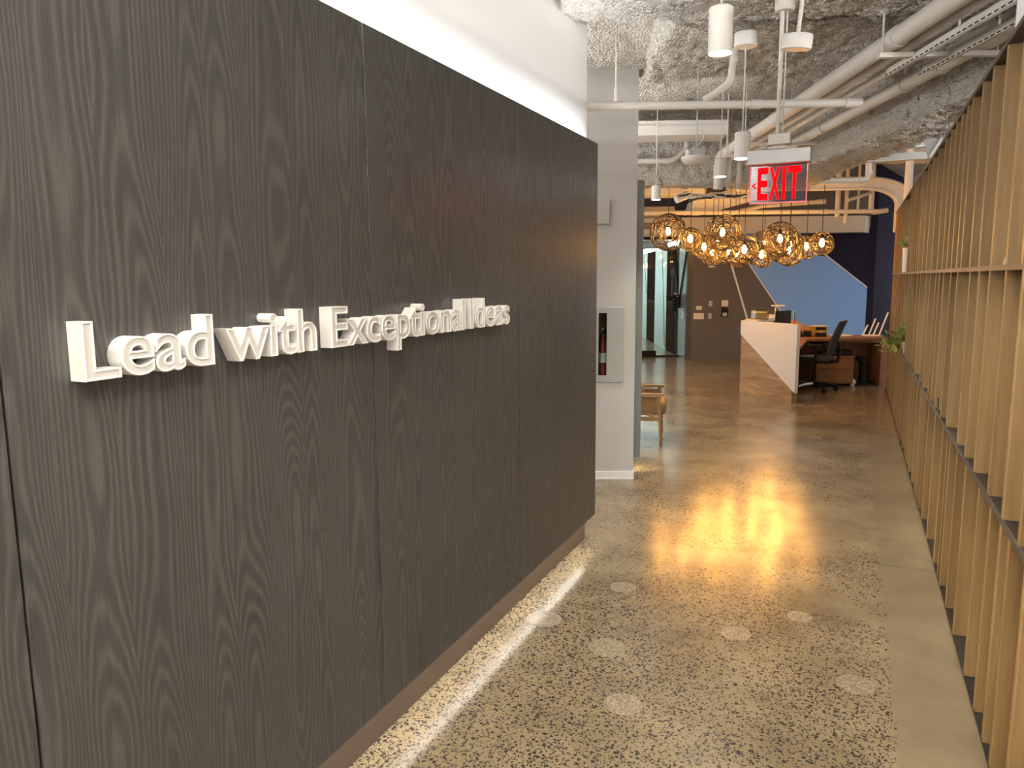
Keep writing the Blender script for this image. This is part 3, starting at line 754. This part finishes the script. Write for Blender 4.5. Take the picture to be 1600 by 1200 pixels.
MB().prism([(2.40, dz(330)), (2.44, dz(330)), (2.50, dz(311)), (2.46, dz(311))], 12.13, 12.62, lambda a, b, v: G(a, v, b)).build('flange', M['pipe'], t)
tag(MB().bevbox((1.2, 11.2, dz(311)), (2.45, 11.7, dz(294)), .01, G).tube([G(1.9, 11.45, dz(294)), G(1.9, 11.45, 3.72)], .012, 6).build('straight_duct', M['duct']), 'straight amber duct behind the leftmost globe cords', 'duct')
tag(MB().bevbox((1.2, 12.6, dz(331)), (2.25, 13.0, dz(315)), .01, G).build('return_box', mat('grey duct steel', (.30, .26, .22), .5, bump=(8, .05, .003))), 'dull grey duct box under the straight amber duct', 'duct')
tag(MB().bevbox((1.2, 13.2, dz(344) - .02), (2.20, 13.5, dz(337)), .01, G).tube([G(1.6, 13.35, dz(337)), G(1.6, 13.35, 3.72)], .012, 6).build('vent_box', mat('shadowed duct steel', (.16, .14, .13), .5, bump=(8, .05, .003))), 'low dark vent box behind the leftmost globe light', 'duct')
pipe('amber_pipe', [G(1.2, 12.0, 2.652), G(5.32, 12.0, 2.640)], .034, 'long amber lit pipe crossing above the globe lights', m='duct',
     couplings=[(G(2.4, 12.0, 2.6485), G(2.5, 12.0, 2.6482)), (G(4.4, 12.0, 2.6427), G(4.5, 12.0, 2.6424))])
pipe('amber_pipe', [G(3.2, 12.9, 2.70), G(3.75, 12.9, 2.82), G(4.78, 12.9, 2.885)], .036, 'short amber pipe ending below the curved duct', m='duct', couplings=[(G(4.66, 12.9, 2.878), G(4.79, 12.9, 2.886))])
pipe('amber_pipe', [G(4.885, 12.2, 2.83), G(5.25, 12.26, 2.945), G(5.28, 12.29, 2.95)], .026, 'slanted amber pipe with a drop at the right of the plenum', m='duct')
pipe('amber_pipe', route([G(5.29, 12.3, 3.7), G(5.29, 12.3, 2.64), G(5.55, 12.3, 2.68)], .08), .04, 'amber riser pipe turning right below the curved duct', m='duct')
for i, (u, z0, z1, lab) in enumerate(((4.865, 2.20, 3.7, 'amber riser left of the plenum opening'), (5.0, 2.1, 3.7, 'thin amber riser reaching down to the header'), (5.19, 2.32, 3.7, 'thin amber riser ending on the long pipe'))):
    tag(MB().tube([G(u, 12.55, z0 + .4), G(u, 12.55, z1)], (.04, .03, .02)[i], 12).build('riser', M['duct'], smooth=40), lab, 'pipe')
tag(MB().tube([G(4.90, 10.3, 2.57), G(4.90, 10.3, 3.76)], .05, 12).build('corner_riser', M['duct'], smooth=40), 'amber vertical pipe beside the far top of the slat screen', 'pipe')
t = pipe('grey_drop_pipe', route([G(3.20, 9.36, 2.775), G(3.97, 9.36, 2.785), G(3.98, 9.36, 3.74)], .07), .034, 'grey pipe with an elbow turning up right of the exit sign',
         couplings=[(G(3.86, 9.36, 2.784), G(3.90, 9.36, 2.784)), (G(3.98, 9.36, 2.86), G(3.98, 9.36, 2.90)), (G(3.5, 9.36, 2.779), G(3.53, 9.36, 2.779))])
t = thing('cable_bundle', G(2.0, 9.15, 2.65), 'tangle of pale cables below the far beam beside the exit sign', 'cable')
random.seed(12)
for k in range(7):
    p0 = G(1.75 + random.uniform(-.05, .05), 9.3, 2.62); pp = [p0]
    for j in range(1, 8): pp.append(G(1.75 + .11 * j, 9.3 + random.uniform(-.05, .05), 2.62 + random.uniform(-.035, .035)))
    MB().tube(pp, .009, 6).build('cable', M['white' if k % 3 else 'cord'], t, 40)
tag(MB().tube([G(1.70, 9.45, 2.60), G(1.85, 9.5, 2.66)], .05, 12).tube([G(1.80, 9.48, 2.66), G(1.80, 9.48, 3.78)], .008, 6).build('flex_sleeve', M['white'], smooth=40), 'short white sleeve at the left end of the cable tangle', 'pipe')

# ---------------------------------------------------------------- wire globe pendants
def globe_mesh(seed, n, wr):
    rd = random.Random(seed); mb = MB()
    for k in range(n):
        ax = Vector((rd.gauss(0, 1), rd.gauss(0, 1), rd.gauss(0, .8))).normalized(); off = rd.uniform(-.55, .55)
        x = ax.orthogonal().normalized(); y = ax.cross(x); ph = rd.uniform(0, 6.28); seg = 26
        pts = []
        for s in range(seg):
            a = 2 * math.pi * s / seg; w = off + .10 * math.sin(3 * a + ph) + .05 * math.sin(5 * a)
            rr = math.sqrt(max(.05, 1 - w * w)); q = (x * math.cos(a) + y * math.sin(a)) * rr + ax * w
            pts.append(q * (1 + .02 * math.sin(2 * a + ph)))
        mb.tube(pts, wr, 4, closed=True)
    return mb.mesh('wire_shade', M['wire'], 60)


shades = {True: [globe_mesh(s, 30, .018) for s in (1, 2)], False: [globe_mesh(s, 30, .023) for s in (5, 6, 7)]}
bulb_mesh = MB().lathe([(.006, -.050), (.018, -.042), (.027, -.025), (.030, -.008), (.027, .016), (.018, .040), (.013, .055)], n=16).mesh('bulb', M['bulb'], 50)
socket_mesh = MB().lathe([(.016, .055), (.018, .06), (.018, .10), (.008, .115)], n=14).mesh('socket', M['black'], 40)


def pix(x, y, d):
    """world point on the sight line used only to lay out the cluster from measured bearings"""
    return Vector((0, 0, 1.65)) + (fw + r2 * ((x - 800) / 1163.96) - u2 * ((y - 600) / 1163.96)) * d


globes = [  # bearing x, y of the globe centre, distance, diameter, label
    (1044, 363, 10.28, 0.501, 'large dark wire globe light at the left end of the cluster'),
    (1079, 374, 9.88, 0.314, 'small wire globe light touching the large leftmost globe'),
    (1100, 387, 10.15, 0.321, 'small wire globe light third from the left'),
    (1129, 364, 9.74, 0.462, 'large grey wire globe light left of the cluster middle, hung highest there'),
    (1121, 381, 11.05, 0.431, 'wire globe light behind and below the large grey globe'),
    (1113, 396, 10.73, 0.348, 'low small wire globe light under the large grey globe'),
    (1148, 381, 11.81, 0.375, 'far wire globe light peeking right of the large grey globe'),
    (1139, 394, 10.14, 0.316, 'small wire globe light low between the large grey globe and its right neighbour'),
    (1163, 391, 9.45, 0.374, 'medium wire globe light in the middle of the cluster'),
    (1153, 400, 10.81, 0.324, 'lowest small wire globe light left of the cluster middle'),
    (1194, 383, 11.81, 0.46, 'grey wire globe light overlapped by the large right globe'),
    (1190, 399, 9.89, 0.322, 'lowest wire globe light right of the cluster middle'),
    (1219, 374, 9.45, 0.435, 'large wire globe light hanging highest right of the middle'),
    (1217, 391, 12.2, 0.377, 'wire globe light behind the large right globe'),
    (1234, 384, 10.64, 0.376, 'far wire globe light right behind the large right globe'),
    (1233, 393, 10.28, 0.395, 'low wire globe light in front right of the large right globe'),
    (1260, 386, 10.89, 0.348, 'wire globe light second from the right end'),
    (1284, 381, 9.51, 0.305, 'small wire globe light at the right end of the cluster'),
]
for i, (gx, gy, d, dia, lab) in enumerate(globes):
    c = pix(gx, gy, d)
    t = thing('globe_pendant', c, lab, 'ceiling light', 'wire globe lights over the reception')
    s = shades[dia > .42][i % (2 if dia > .42 else 3)]
    o = link('wire_shade', s, t); o.parent = t; o.matrix_parent_inverse = Matrix.Identity(4)
    o.scale = (dia / 2,) * 3; o.rotation_euler = (0, 0, i * 1.3)
    o = link('bulb', bulb_mesh, t); o.matrix_parent_inverse = Matrix.Identity(4); o.location = (0, 0, .01)
    o = link('socket', socket_mesh, t); o.matrix_parent_inverse = Matrix.Identity(4); o.location = (0, 0, .01)
    MB().tube([c + Vector((0, 0, .12)), (c.x, c.y, 3.79)], .0045, 6).build('cord', M['cord'], t)

# ---------------------------------------------------------------- reception desk
desk = thing('reception_desk', (-1.0, 10.8, 0), 'folded white and banded wood reception desk standing before the blue mural', 'desk')
Fl, Fr = Vector((-1.44, 11.02, 0)), Vector((-.669, 10.31, 0)); L = (Fr - Fl).length; fd = (Fr - Fl) / L; fn = Vector((fd.y, -fd.x, 0))
DF = lambda s, z, t: Fl + fd * s + fn * t + Vector((0, 0, z))     # s along the front, t outwards
HT = 1.035
MB().prism([(0.02, 0), (L - .02, 0), (L - .02, .16), (.02, .88)], -.10, -.012, DF).build('wood_front', M['desk_wood'], desk)
MB().prism([(0, .84), (L + .04, .135), (L + .04, HT), (0, HT)], -.055, 0.0, DF).build('white_front', M['counter'], desk)
for k in range(1, 5):
    z = .17 * k
    s1 = min(L - .02, .02 + (.855 - z) / (.855 - .14) * (L - .04))
    MB().prism([(.02, z - .0015), (s1, z - .0015), (s1, z + .0015), (.02, z + .0015)], -.012, -.0105, DF).build('board_joint', M['desk_red'], desk)
wing = [(-1.44, 11.02), (-1.28, 10.873), (-.98, 12.55), (-1.24, 13.05)]
MB().prism(wing, HT - .05, HT, lambda a, b, z: Vector((a, b, z))).build('counter_top', M['counter'], desk)
MB().prism([(-1.43, 11.03), (-1.385, 11.0), (-1.19, 13.0), (-1.235, 13.04)], 0, HT - .05, lambda a, b, z: Vector((a, b, z))).build('side_panel', M['desk_wood'], desk)
MB().prism([(3.75, .741), (4.27, .741), (4.27, .85), (3.98, .975), (3.75, .99)], 11.77, 11.84, lambda a, b, v: G(a, v, b)).build('back_screen', mat('orange wood', (.50, .27, .08), .45, bump=(20, .05, .001)), desk)
ws = [(-1.33, 11.05), (-.60, 10.40), (-.585, 11.70), tuple(G(5.235, 11.33)[:2]), tuple(G(5.235, 11.82)[:2]), tuple(G(3.95, 11.82)[:2]), (-1.20, 12.6)]
MB().prism(ws, .705, .74, lambda a, b, z: Vector((a, b, z))).build('work_surface', M['desk_red'], desk)
MB().box((4.00, 11.335, .655), (5.15, 11.355, .705), G).build('apron', M['desk_red'], desk)
MB().box((5.15, 11.335, 0), (5.235, 11.80, .705), G).build('leg', M['desk_red'], desk)
MB().box((3.95, 11.79, 0), (5.15, 11.815, .705), G).build('modesty_panel', M['desk_red'], desk)

t = thing('monitor', (-.93, 11.65, .74), 'black monitor standing on the desk behind the white counter', 'monitor')
fm = turned((-.93, 11.70, .74), 64)
MB().bevbox((-.20, -.012, .12), (.20, .014, .41), .006, fm).build('screen', M['black'], t)
MB().box((-.03, .014, .02), (.03, .03, .22), fm).bevbox((-.10, -.05, 0), (.10, .10, .012), .004, fm).build('stand', M['black'], t)
t = thing('leaflet_box', (-1.27, 11.4, HT), 'clear acrylic box of papers on the white counter corner', 'box')
fa = turned((-1.235, 11.42, HT), 8)
MB().box((-.12, -.13, 0), (.12, -.125, .13), fa).box((-.12, .125, 0), (.12, .13, .13), fa).box((-.12, -.125, 0), (-.115, .125, .13), fa).box((.115, -.125, 0), (.12, .125, .13), fa).box((-.115, -.125, 0), (.115, .125, .004), fa).build('acrylic_walls', M['acrylic'], t)
pm = MB()
for k in range(6): pm.box((-.10 + .004 * (k % 3), -.11, .008 + .017 * k), (.10 - .006 * (k % 2), .11, .019 + .017 * k), fa)
pm.build('papers', M['paper'], t)
t = thing('desk_lamp', (-1.10, 12.22, HT), 'small white desk lamp with flat head behind the monitor', 'lamp')
lp = Vector((-1.105, 12.4, HT))
MB().lathe([(.05, 0), (.05, .012), (.012, .018)], lp, 20).build('base', M['white'], t, 40)
MB().tube([lp + Vector((0, 0, .01)), lp + Vector((.0, 0, .13)), lp + Vector((.04, .02, .16))], .009, 8).build('stem', M['white'], t, 40)
MB().bevbox((-.06, -.03, .152), (.14, .03, .172), .006, turned(lp, 25)).build('head', M['white'], t)
t = thing('desk_flag', (-.70, 10.9, .74), 'small red and green flag on a stick behind the white counter', 'flag')
fp = Vector((-.74, 11.0, .74))
MB().tube([fp, fp + Vector((0, 0, .45))], .004, 8).build('stick', M['white'], t, 40)
MB().prism([(0.004, .25), (.022, .24), (.024, .33), (.004, .34)], -.003, .003, lambda a, b, q: fp + Vector((a, q, b))).build('red_band', M['red'], t)
MB().prism([(0.004, .34), (.024, .33), (.022, .40), (.004, .43)], -.003, .003, lambda a, b, q: fp + Vector((a, q, b))).build('green_band', M['green'], t)
MB().lathe([(.03, 0), (.03, .012)], fp, 16).build('base', M['black'], t, 40)
t = thing('desk_phone', G(3.96, 11.5, .74), 'black desk phone on the work surface left of the gold box', 'phone')
fq = turned(G(3.96, 11.5, .74), 22.5)
MB().prism([(-.08, 0), (.08, 0), (.08, .09), (-.08, .03)], -.07, .07, lambda a, b, q: fq(q, a, b)).build('body', M['black'], t)
MB().tube([fq(-.07, -.06, .06), fq(-.07, 0, .085), fq(-.07, .07, .115)], [.022, .014, .022], 8).build('handset', M['black'], t, 40)
t = thing('gold_box', G(4.140, 11.5, .74), 'black and gold box with a dark window on the back desk', 'box')
MB().bevbox((4.170, 11.42, .74), (4.370, 11.60, .90), .006, G).build('body', M['gold'], t)
MB().box((4.195, 11.414, .845), (4.345, 11.42, .885), G).box((4.185, 11.414, .745), (4.355, 11.42, .80), G).build('dark_window', M['black'], t)
MB().box((4.165, 11.41, .895), (4.375, 11.61, .905), G).build('lid', M['counter'], t)
MB().prism([(4.240, .825), (4.300, .825), (4.270, .805)], 11.410, 11.414, lambda a, b, v: G(a, v, b)).build('emblem', M['paper'], t)
tag(MB().bevbox((4.06, 11.44, .74), (4.14, 11.56, .83), .006, G).build('pencil_tray', M['black']), 'dark box between the phone and the gold box', 'box')
tag(MB().box((4.52, 11.55, .74), (4.80, 11.75, .752), G).build('paper_stack', M['paper']), 'flat white paper stack on the back desk behind the chair', 'paper')
t = thing('document_rack', G(5.15, 11.6, .74), 'white angled document rack at the right end of the back desk', 'rack')
for k, (a, hgt) in enumerate(((0, .16), (.06, .26), (.10, .20), (.16, .36))):
    MB().prism([(5.02 + a, .74), (5.035 + a, .74), (5.055 + a + .28 * hgt, .74 + hgt), (5.04 + a + .28 * hgt, .74 + hgt)], 11.52, 11.72, lambda p, q, v: G(p, 11.70 + (v - 11.52) * .12 - .06 * k, q)).build('divider', M['paper'], t)
MB().box((5.0, 11.52, .74), (5.22, 11.72, .75), G).build('base', M['paper'], t)

# things under the back desk
t = thing('drawer_pedestal', G(4.55, 11.5, 0), 'brown wooden drawer pedestal under the back desk', 'cabinet')
MB().bevbox((4.16, 11.30, .04), (4.74, 11.72, .46), .004, G).build('body', M['desk_red'], t)
for k in range(2): MB().bevbox((4.17, 11.288, .06 + .20 * k), (4.73, 11.30, .25 + .20 * k), .003, G).build('drawer', M['desk_red'], t)
for u in (4.2, 4.7): MB().lathe([(.02, 0), (.02, .04)], G(u, 11.34, 0), 12).build('caster', M['black'], t)
tag(MB().bevbox((4.42, 11.34, .46), (4.74, 11.62, .54), .03, G).build('black_bag', M['mesh_black']), 'black bag lying on the wooden drawer pedestal', 'bag')
t = thing('computer_tower', G(5.0, 11.5, 0), 'curved black device standing under the right end of the back desk', 'computer')
MB().tube([G(4.86, 11.5, .41), G(4.94, 11.5, .39), G(4.97, 11.5, .28), G(4.97, 11.5, .02)], [.035, .05, .055, .06], 12).build('body', M['black'], t, 50)
MB().bevbox((4.80, 11.36, 0), (5.14, 11.62, .03), .008, G).build('base', M['black'], t)
tag(MB().bevbox((4.72, 11.62, .14), (5.12, 11.68, .165), .004, G).build('foot_rail', M['desk_wood']), 'thin wooden rail behind the black device under the desk', 'rail')
tag(MB().bevbox((4.80, 11.765, .20), (4.86, 11.79, .45), .003, G).build('white_charger', M['paper']), 'upright white power strip on the panel under the desk', 'power strip')
tag(MB().lathe([(.05, 0), (.052, .01), (.052, .07), (.02, .10)], G(4.78, 11.42, 0), 18).build('white_roll', M['paper'], smooth=40), 'small white roll on the floor beside the drawer pedestal', 'roll')

# office chair
t = thing('office_chair', G(4.20, 10.90, 0), 'black mesh office chair pulled out from the reception desk', 'chair')
fc = turned(G(4.03, 10.94, 0), -8)            # local +x is the side of the backrest
MB().bevbox((-.26, -.24, .43), (.22, .24, .50), .03, fc).build('seat', M['mesh_black'], t, 40)
MB().bevbox((-.20, -.18, .50), (.0, .10, .508), .003, fc).build('seat_paper', M['plate'], t)
bk = MB()
prof = [(.17, .54), (.20, .66), (.23, .78), (.275, .90), (.325, 1.02)]
n = len(prof); vs = []; fs = []
for x, z in prof:
    wdt = .22 - .05 * (z - .56)
    for y in (-wdt, -wdt * .5, 0, wdt * .5, wdt): vs.append(fc(x + .05 - .05 * (y / .22) ** 2, y, z))
for x, z in prof:
    wdt = .22 - .05 * (z - .56)
    for y in (-wdt, -wdt * .5, 0, wdt * .5, wdt): vs.append(fc(x + .085 - .05 * (y / .22) ** 2, y, z))
for q in range(2):
    for i in range(n - 1):
        for j in range(4): fs.append(tuple(q * 5 * n + k for k in (i * 5 + j, i * 5 + j + 1, (i + 1) * 5 + j + 1, (i + 1) * 5 + j)))
bd = [j for j in range(5)] + [i * 5 + 4 for i in range(1, n)] + [(n - 1) * 5 + j for j in (3, 2, 1, 0)] + [i * 5 for i in range(n - 2, 0, -1)]
for a, b in zip(bd, bd[1:] + bd[:1]): fs.append((a, b, 5 * n + b, 5 * n + a))
bk.add(vs, fs).build('backrest', M['mesh_black'], t, 50)
MB().tube([fc(.12, 0, .42), fc(.30, 0, .44), fc(.33, 0, .58), fc(.30, 0, .72)], [.03, .03, .025, .02], 8).build('back_support', M['black'], t, 40)
for s in (-1, 1):
    MB().tube([fc(.05, .22 * s, .46), fc(.06, .30 * s, .48), fc(.05, .30 * s, .66)], .018, 8).bevbox((-.14, .30 * s - .04, .66), (.14, .30 * s + .04, .69), .012, fc).build('armrest', M['black'], t, 40)
MB().tube([fc(0, 0, .08), fc(0, 0, .25), fc(0, 0, .25), fc(0, 0, .43)], [.032, .032, .02, .02], 12).bevbox((-.12, -.10, .40), (.12, .10, .43), .01, fc).build('column', M['black'], t, 40)
for k in range(5):
    a = math.radians(72 * k + 20); e = (.30 * math.cos(a), .30 * math.sin(a))
    lg = MB().tube([fc(0, 0, .10), fc(e[0] * .6, e[1] * .6, .095), fc(e[0], e[1], .075)], [.03, .024, .018], 8).build('leg', M['chrome' if k in (2, 3) else 'black'], t, 40)
    w = turned(fc(e[0], e[1], .03), 30 + 72 * k)
    MB().tube([w(0, -.022, 0), w(0, .022, 0)], .03, 14).build('caster', M['black'], lg, 40)

# switches on the charcoal wall
for u, z, w, h, lab, m_ in ((3.188, 1.048, .115, .075, 'small cream wall plate above the wide cream plate on the charcoal wall', 'counter'), (3.186, .883, .205, .125, 'wide cream plate lowest on the charcoal wall', 'counter'),
                        (3.412, 1.129, .07, .11, 'upper grey switch on the charcoal wall', 'plate'), (3.407, .882, .065, .115, 'lower grey switch on the charcoal wall', 'plate'),
                        (3.694, 1.133, .13, .12, 'white square intercom above the dark reader', 'counter'), (3.415, 1.874, .12, .07, 'cream plate high on the charcoal wall under the globes', 'counter')):
    t = thing('wall_switch', G(u, V0, z), lab, 'wall switch')
    MB().bevbox((u - w / 2, V0 - .016, z - h / 2), (u + w / 2, V0, z + h / 2), .004, G).build('plate', M[m_], t)
    MB().bevbox((u - w / 6, V0 - .022, z - h / 4), (u + w / 6, V0 - .016, z + h / 4), .002, G).build('rocker', M[m_], t)
t = thing('card_reader', G(3.695, V0, .93), 'black card reader with grey face on the charcoal wall', 'card reader')
MB().bevbox((3.63, V0 - .03, .87), (3.755, V0, 1.05), .006, G).build('body', M['black'], t)
MB().bevbox((3.65, V0 - .035, .88), (3.735, V0 - .03, .95), .003, G).build('face', M['plate'], t)
tag(MB().bevbox((2.93, 15.25, .82), (2.95, 15.40, .98), .004, G).build('door_button', M['pale']), 'pale push plate on the glossy grey wall by the glass door', 'wall switch')

# ---------------------------------------------------------------- lounge chair behind the grey end panel
t = thing('lounge_chair', G(1.0, 7.5, 0), 'low tan leather lounge chair with wooden arms, half hidden by the grey panel', 'chair')
fl = turned((-1.68, 7.235, 0), 12)               # front right leg at the origin; the chair faces right
MB().tube([fl(0, 0, 0), fl(-.01, 0, .25), fl(-.03, 0, .49)], [.013, .018, .020], 10).build('leg', M['arm_wood'], t, 40)
MB().tube([fl(-.56, 0, 0), fl(-.53, 0, .25), fl(-.50, 0, .49)], [.013, .018, .020], 10).build('leg', M['arm_wood'], t, 40)
MB().tube([fl(0, .62, 0), fl(-.01, .62, .25), fl(-.03, .62, .49)], [.013, .018, .020], 10).build('leg', M['arm_wood'], t, 40)
MB().tube([fl(-.56, .62, 0), fl(-.53, .62, .25), fl(-.50, .62, .49)], [.013, .018, .020], 10).build('leg', M['arm_wood'], t, 40)
for y in (0, .62): MB().prism([(-.60, -.035), (.02, -.03), (.025, .03), (-.60, .035)], .487, .512, lambda a, b, z, y=y: fl(a, y + b, z)).build('armrest', M['arm_wood'], t)
MB().bevbox((-.53, -.012, .235), (-.01, .012, .275), .004, fl).bevbox((-.53, .608, .235), (-.01, .632, .275), .004, fl).bevbox((-.03, .0, .24), (-.005, .62, .275), .004, fl).bevbox((-.54, .0, .24), (-.515, .62, .275), .004, fl).build('rail', M['arm_wood'], t)
MB().tube([fl(-.13, 0, .31), fl(-.03, .0, .255)], .016, 8).build('brace', M['arm_wood'], t, 40)
MB().bevbox((-.52, .03, .28), (.05, .59, .42), .05, fl).build('seat_cushion', M['tan'], t, 50)
MB().bevbox((-.52, .012, .29), (-.03, .03, .47), .006, fl).build('side_panel', M['tan'], t)
MB().bevbox((-.52, .59, .29), (-.03, .608, .47), .006, fl).build('side_panel', M['tan'], t)
MB().prism([(-.62, .36), (-.50, .34), (-.58, .62), (-.70, .62)], .03, .59, lambda a, b, y: fl(a, y, b)).build('backrest', M['tan'], t)
MB().bevbox((-.42, .10, .42), (-.18, .50, .57), .05, fl).build('cushion', M['tan'], t, 50)

# ---------------------------------------------------------------- things on the screen's shelves
t = thing('potted_plant', (.53, 9.75, 1.684), 'tall white vase with a small green plant on the upper shelf', 'plant')
vc = Vector((.528, 9.75, 1.684))
MB().lathe([(.030, 0), (.034, .01), (.042, .27), (.043, .28), (.038, .28)], vc, 20).build('vase', M['white'], t, 40)


def leaves(parent, c, n, spread, size, seed, droop=0.0, trail=0.0):
    rd = random.Random(seed)
    shapes = []
    for k in range(n):
        d = Vector((rd.gauss(0, 1), rd.gauss(0, 1), rd.uniform(-.2, 1.2) - droop)).normalized() * spread * rd.uniform(.35, 1)
        d.z -= rd.random() * trail
        p = c + d; q = Vector((d.x, d.y, rd.uniform(-.4, .5))).normalized(); s = q.cross(Vector((0, 0, 1))).normalized(); z = s.cross(q)
        L_ = size * rd.uniform(.7, 1.3); w = L_ * .32
        vs = [p - q * L_ * .5, p - q * L_ * .1 + s * w - z * .006, p + q * L_ * .3 + s * w * .7 - z * .004, p + q * L_ * .55 - z * .012, p + q * L_ * .3 - s * w * .7 - z * .004, p - q * L_ * .1 - s * w - z * .006, p + z * .004, p + q * L_ * .25 + z * .003]
        fs = [(0, 1, 6), (1, 2, 7, 6), (2, 3, 7), (3, 4, 7), (4, 5, 6, 7), (5, 0, 6)]
        MB().add(vs, fs).build('leaf', M['leaf' if rd.random() < .6 else 'leaf_pale'], parent)
        shapes.append(p)
    st = MB()
    for p in shapes: st.tube([c - Vector((0, 0, .02)), c.lerp(p, .5) + Vector((0, 0, .02)), p], .002, 4)
    tag(st.build('stems', M['leaf'], parent), kind='stuff')


leaves(t, vc + Vector((0, 0, .31)), 26, .12, .06, 3)
t = thing('trailing_plant', (.54, 8.75, .833), 'bushy variegated trailing plant spilling over the lower shelf', 'plant')
tc = Vector((.56, 8.75, .833))
MB().lathe([(.05, 0), (.06, .01), (.075, .12), (.076, .13), (.066, .13)], tc, 20).build('pot', M['white'], t, 40)
leaves(t, tc + Vector((-.05, 0, .16)), 90, .26, .085, 9, .15, .10)
t = thing('glass_votive', (.525, 5.10, .833), 'small clear glass on the lower shelf of the slat screen', 'glass')
MB().lathe([(.024, 0), (.029, .005), (.033, .08), (.031, .08), (.027, .012)], Vector((.525, 5.10, .833)), 20).build('cup', M['acrylic'], t, 40)
tag(MB().tube([(.51, 3.36, 1.69), (.53, 3.45, 1.715), (.56, 3.5, 1.70), (.58, 3.4, 1.69)], .005, 8).build('loose_cable', M['white_cord'], smooth=40), 'short pale cable lying on the upper shelf near the front', 'cable')
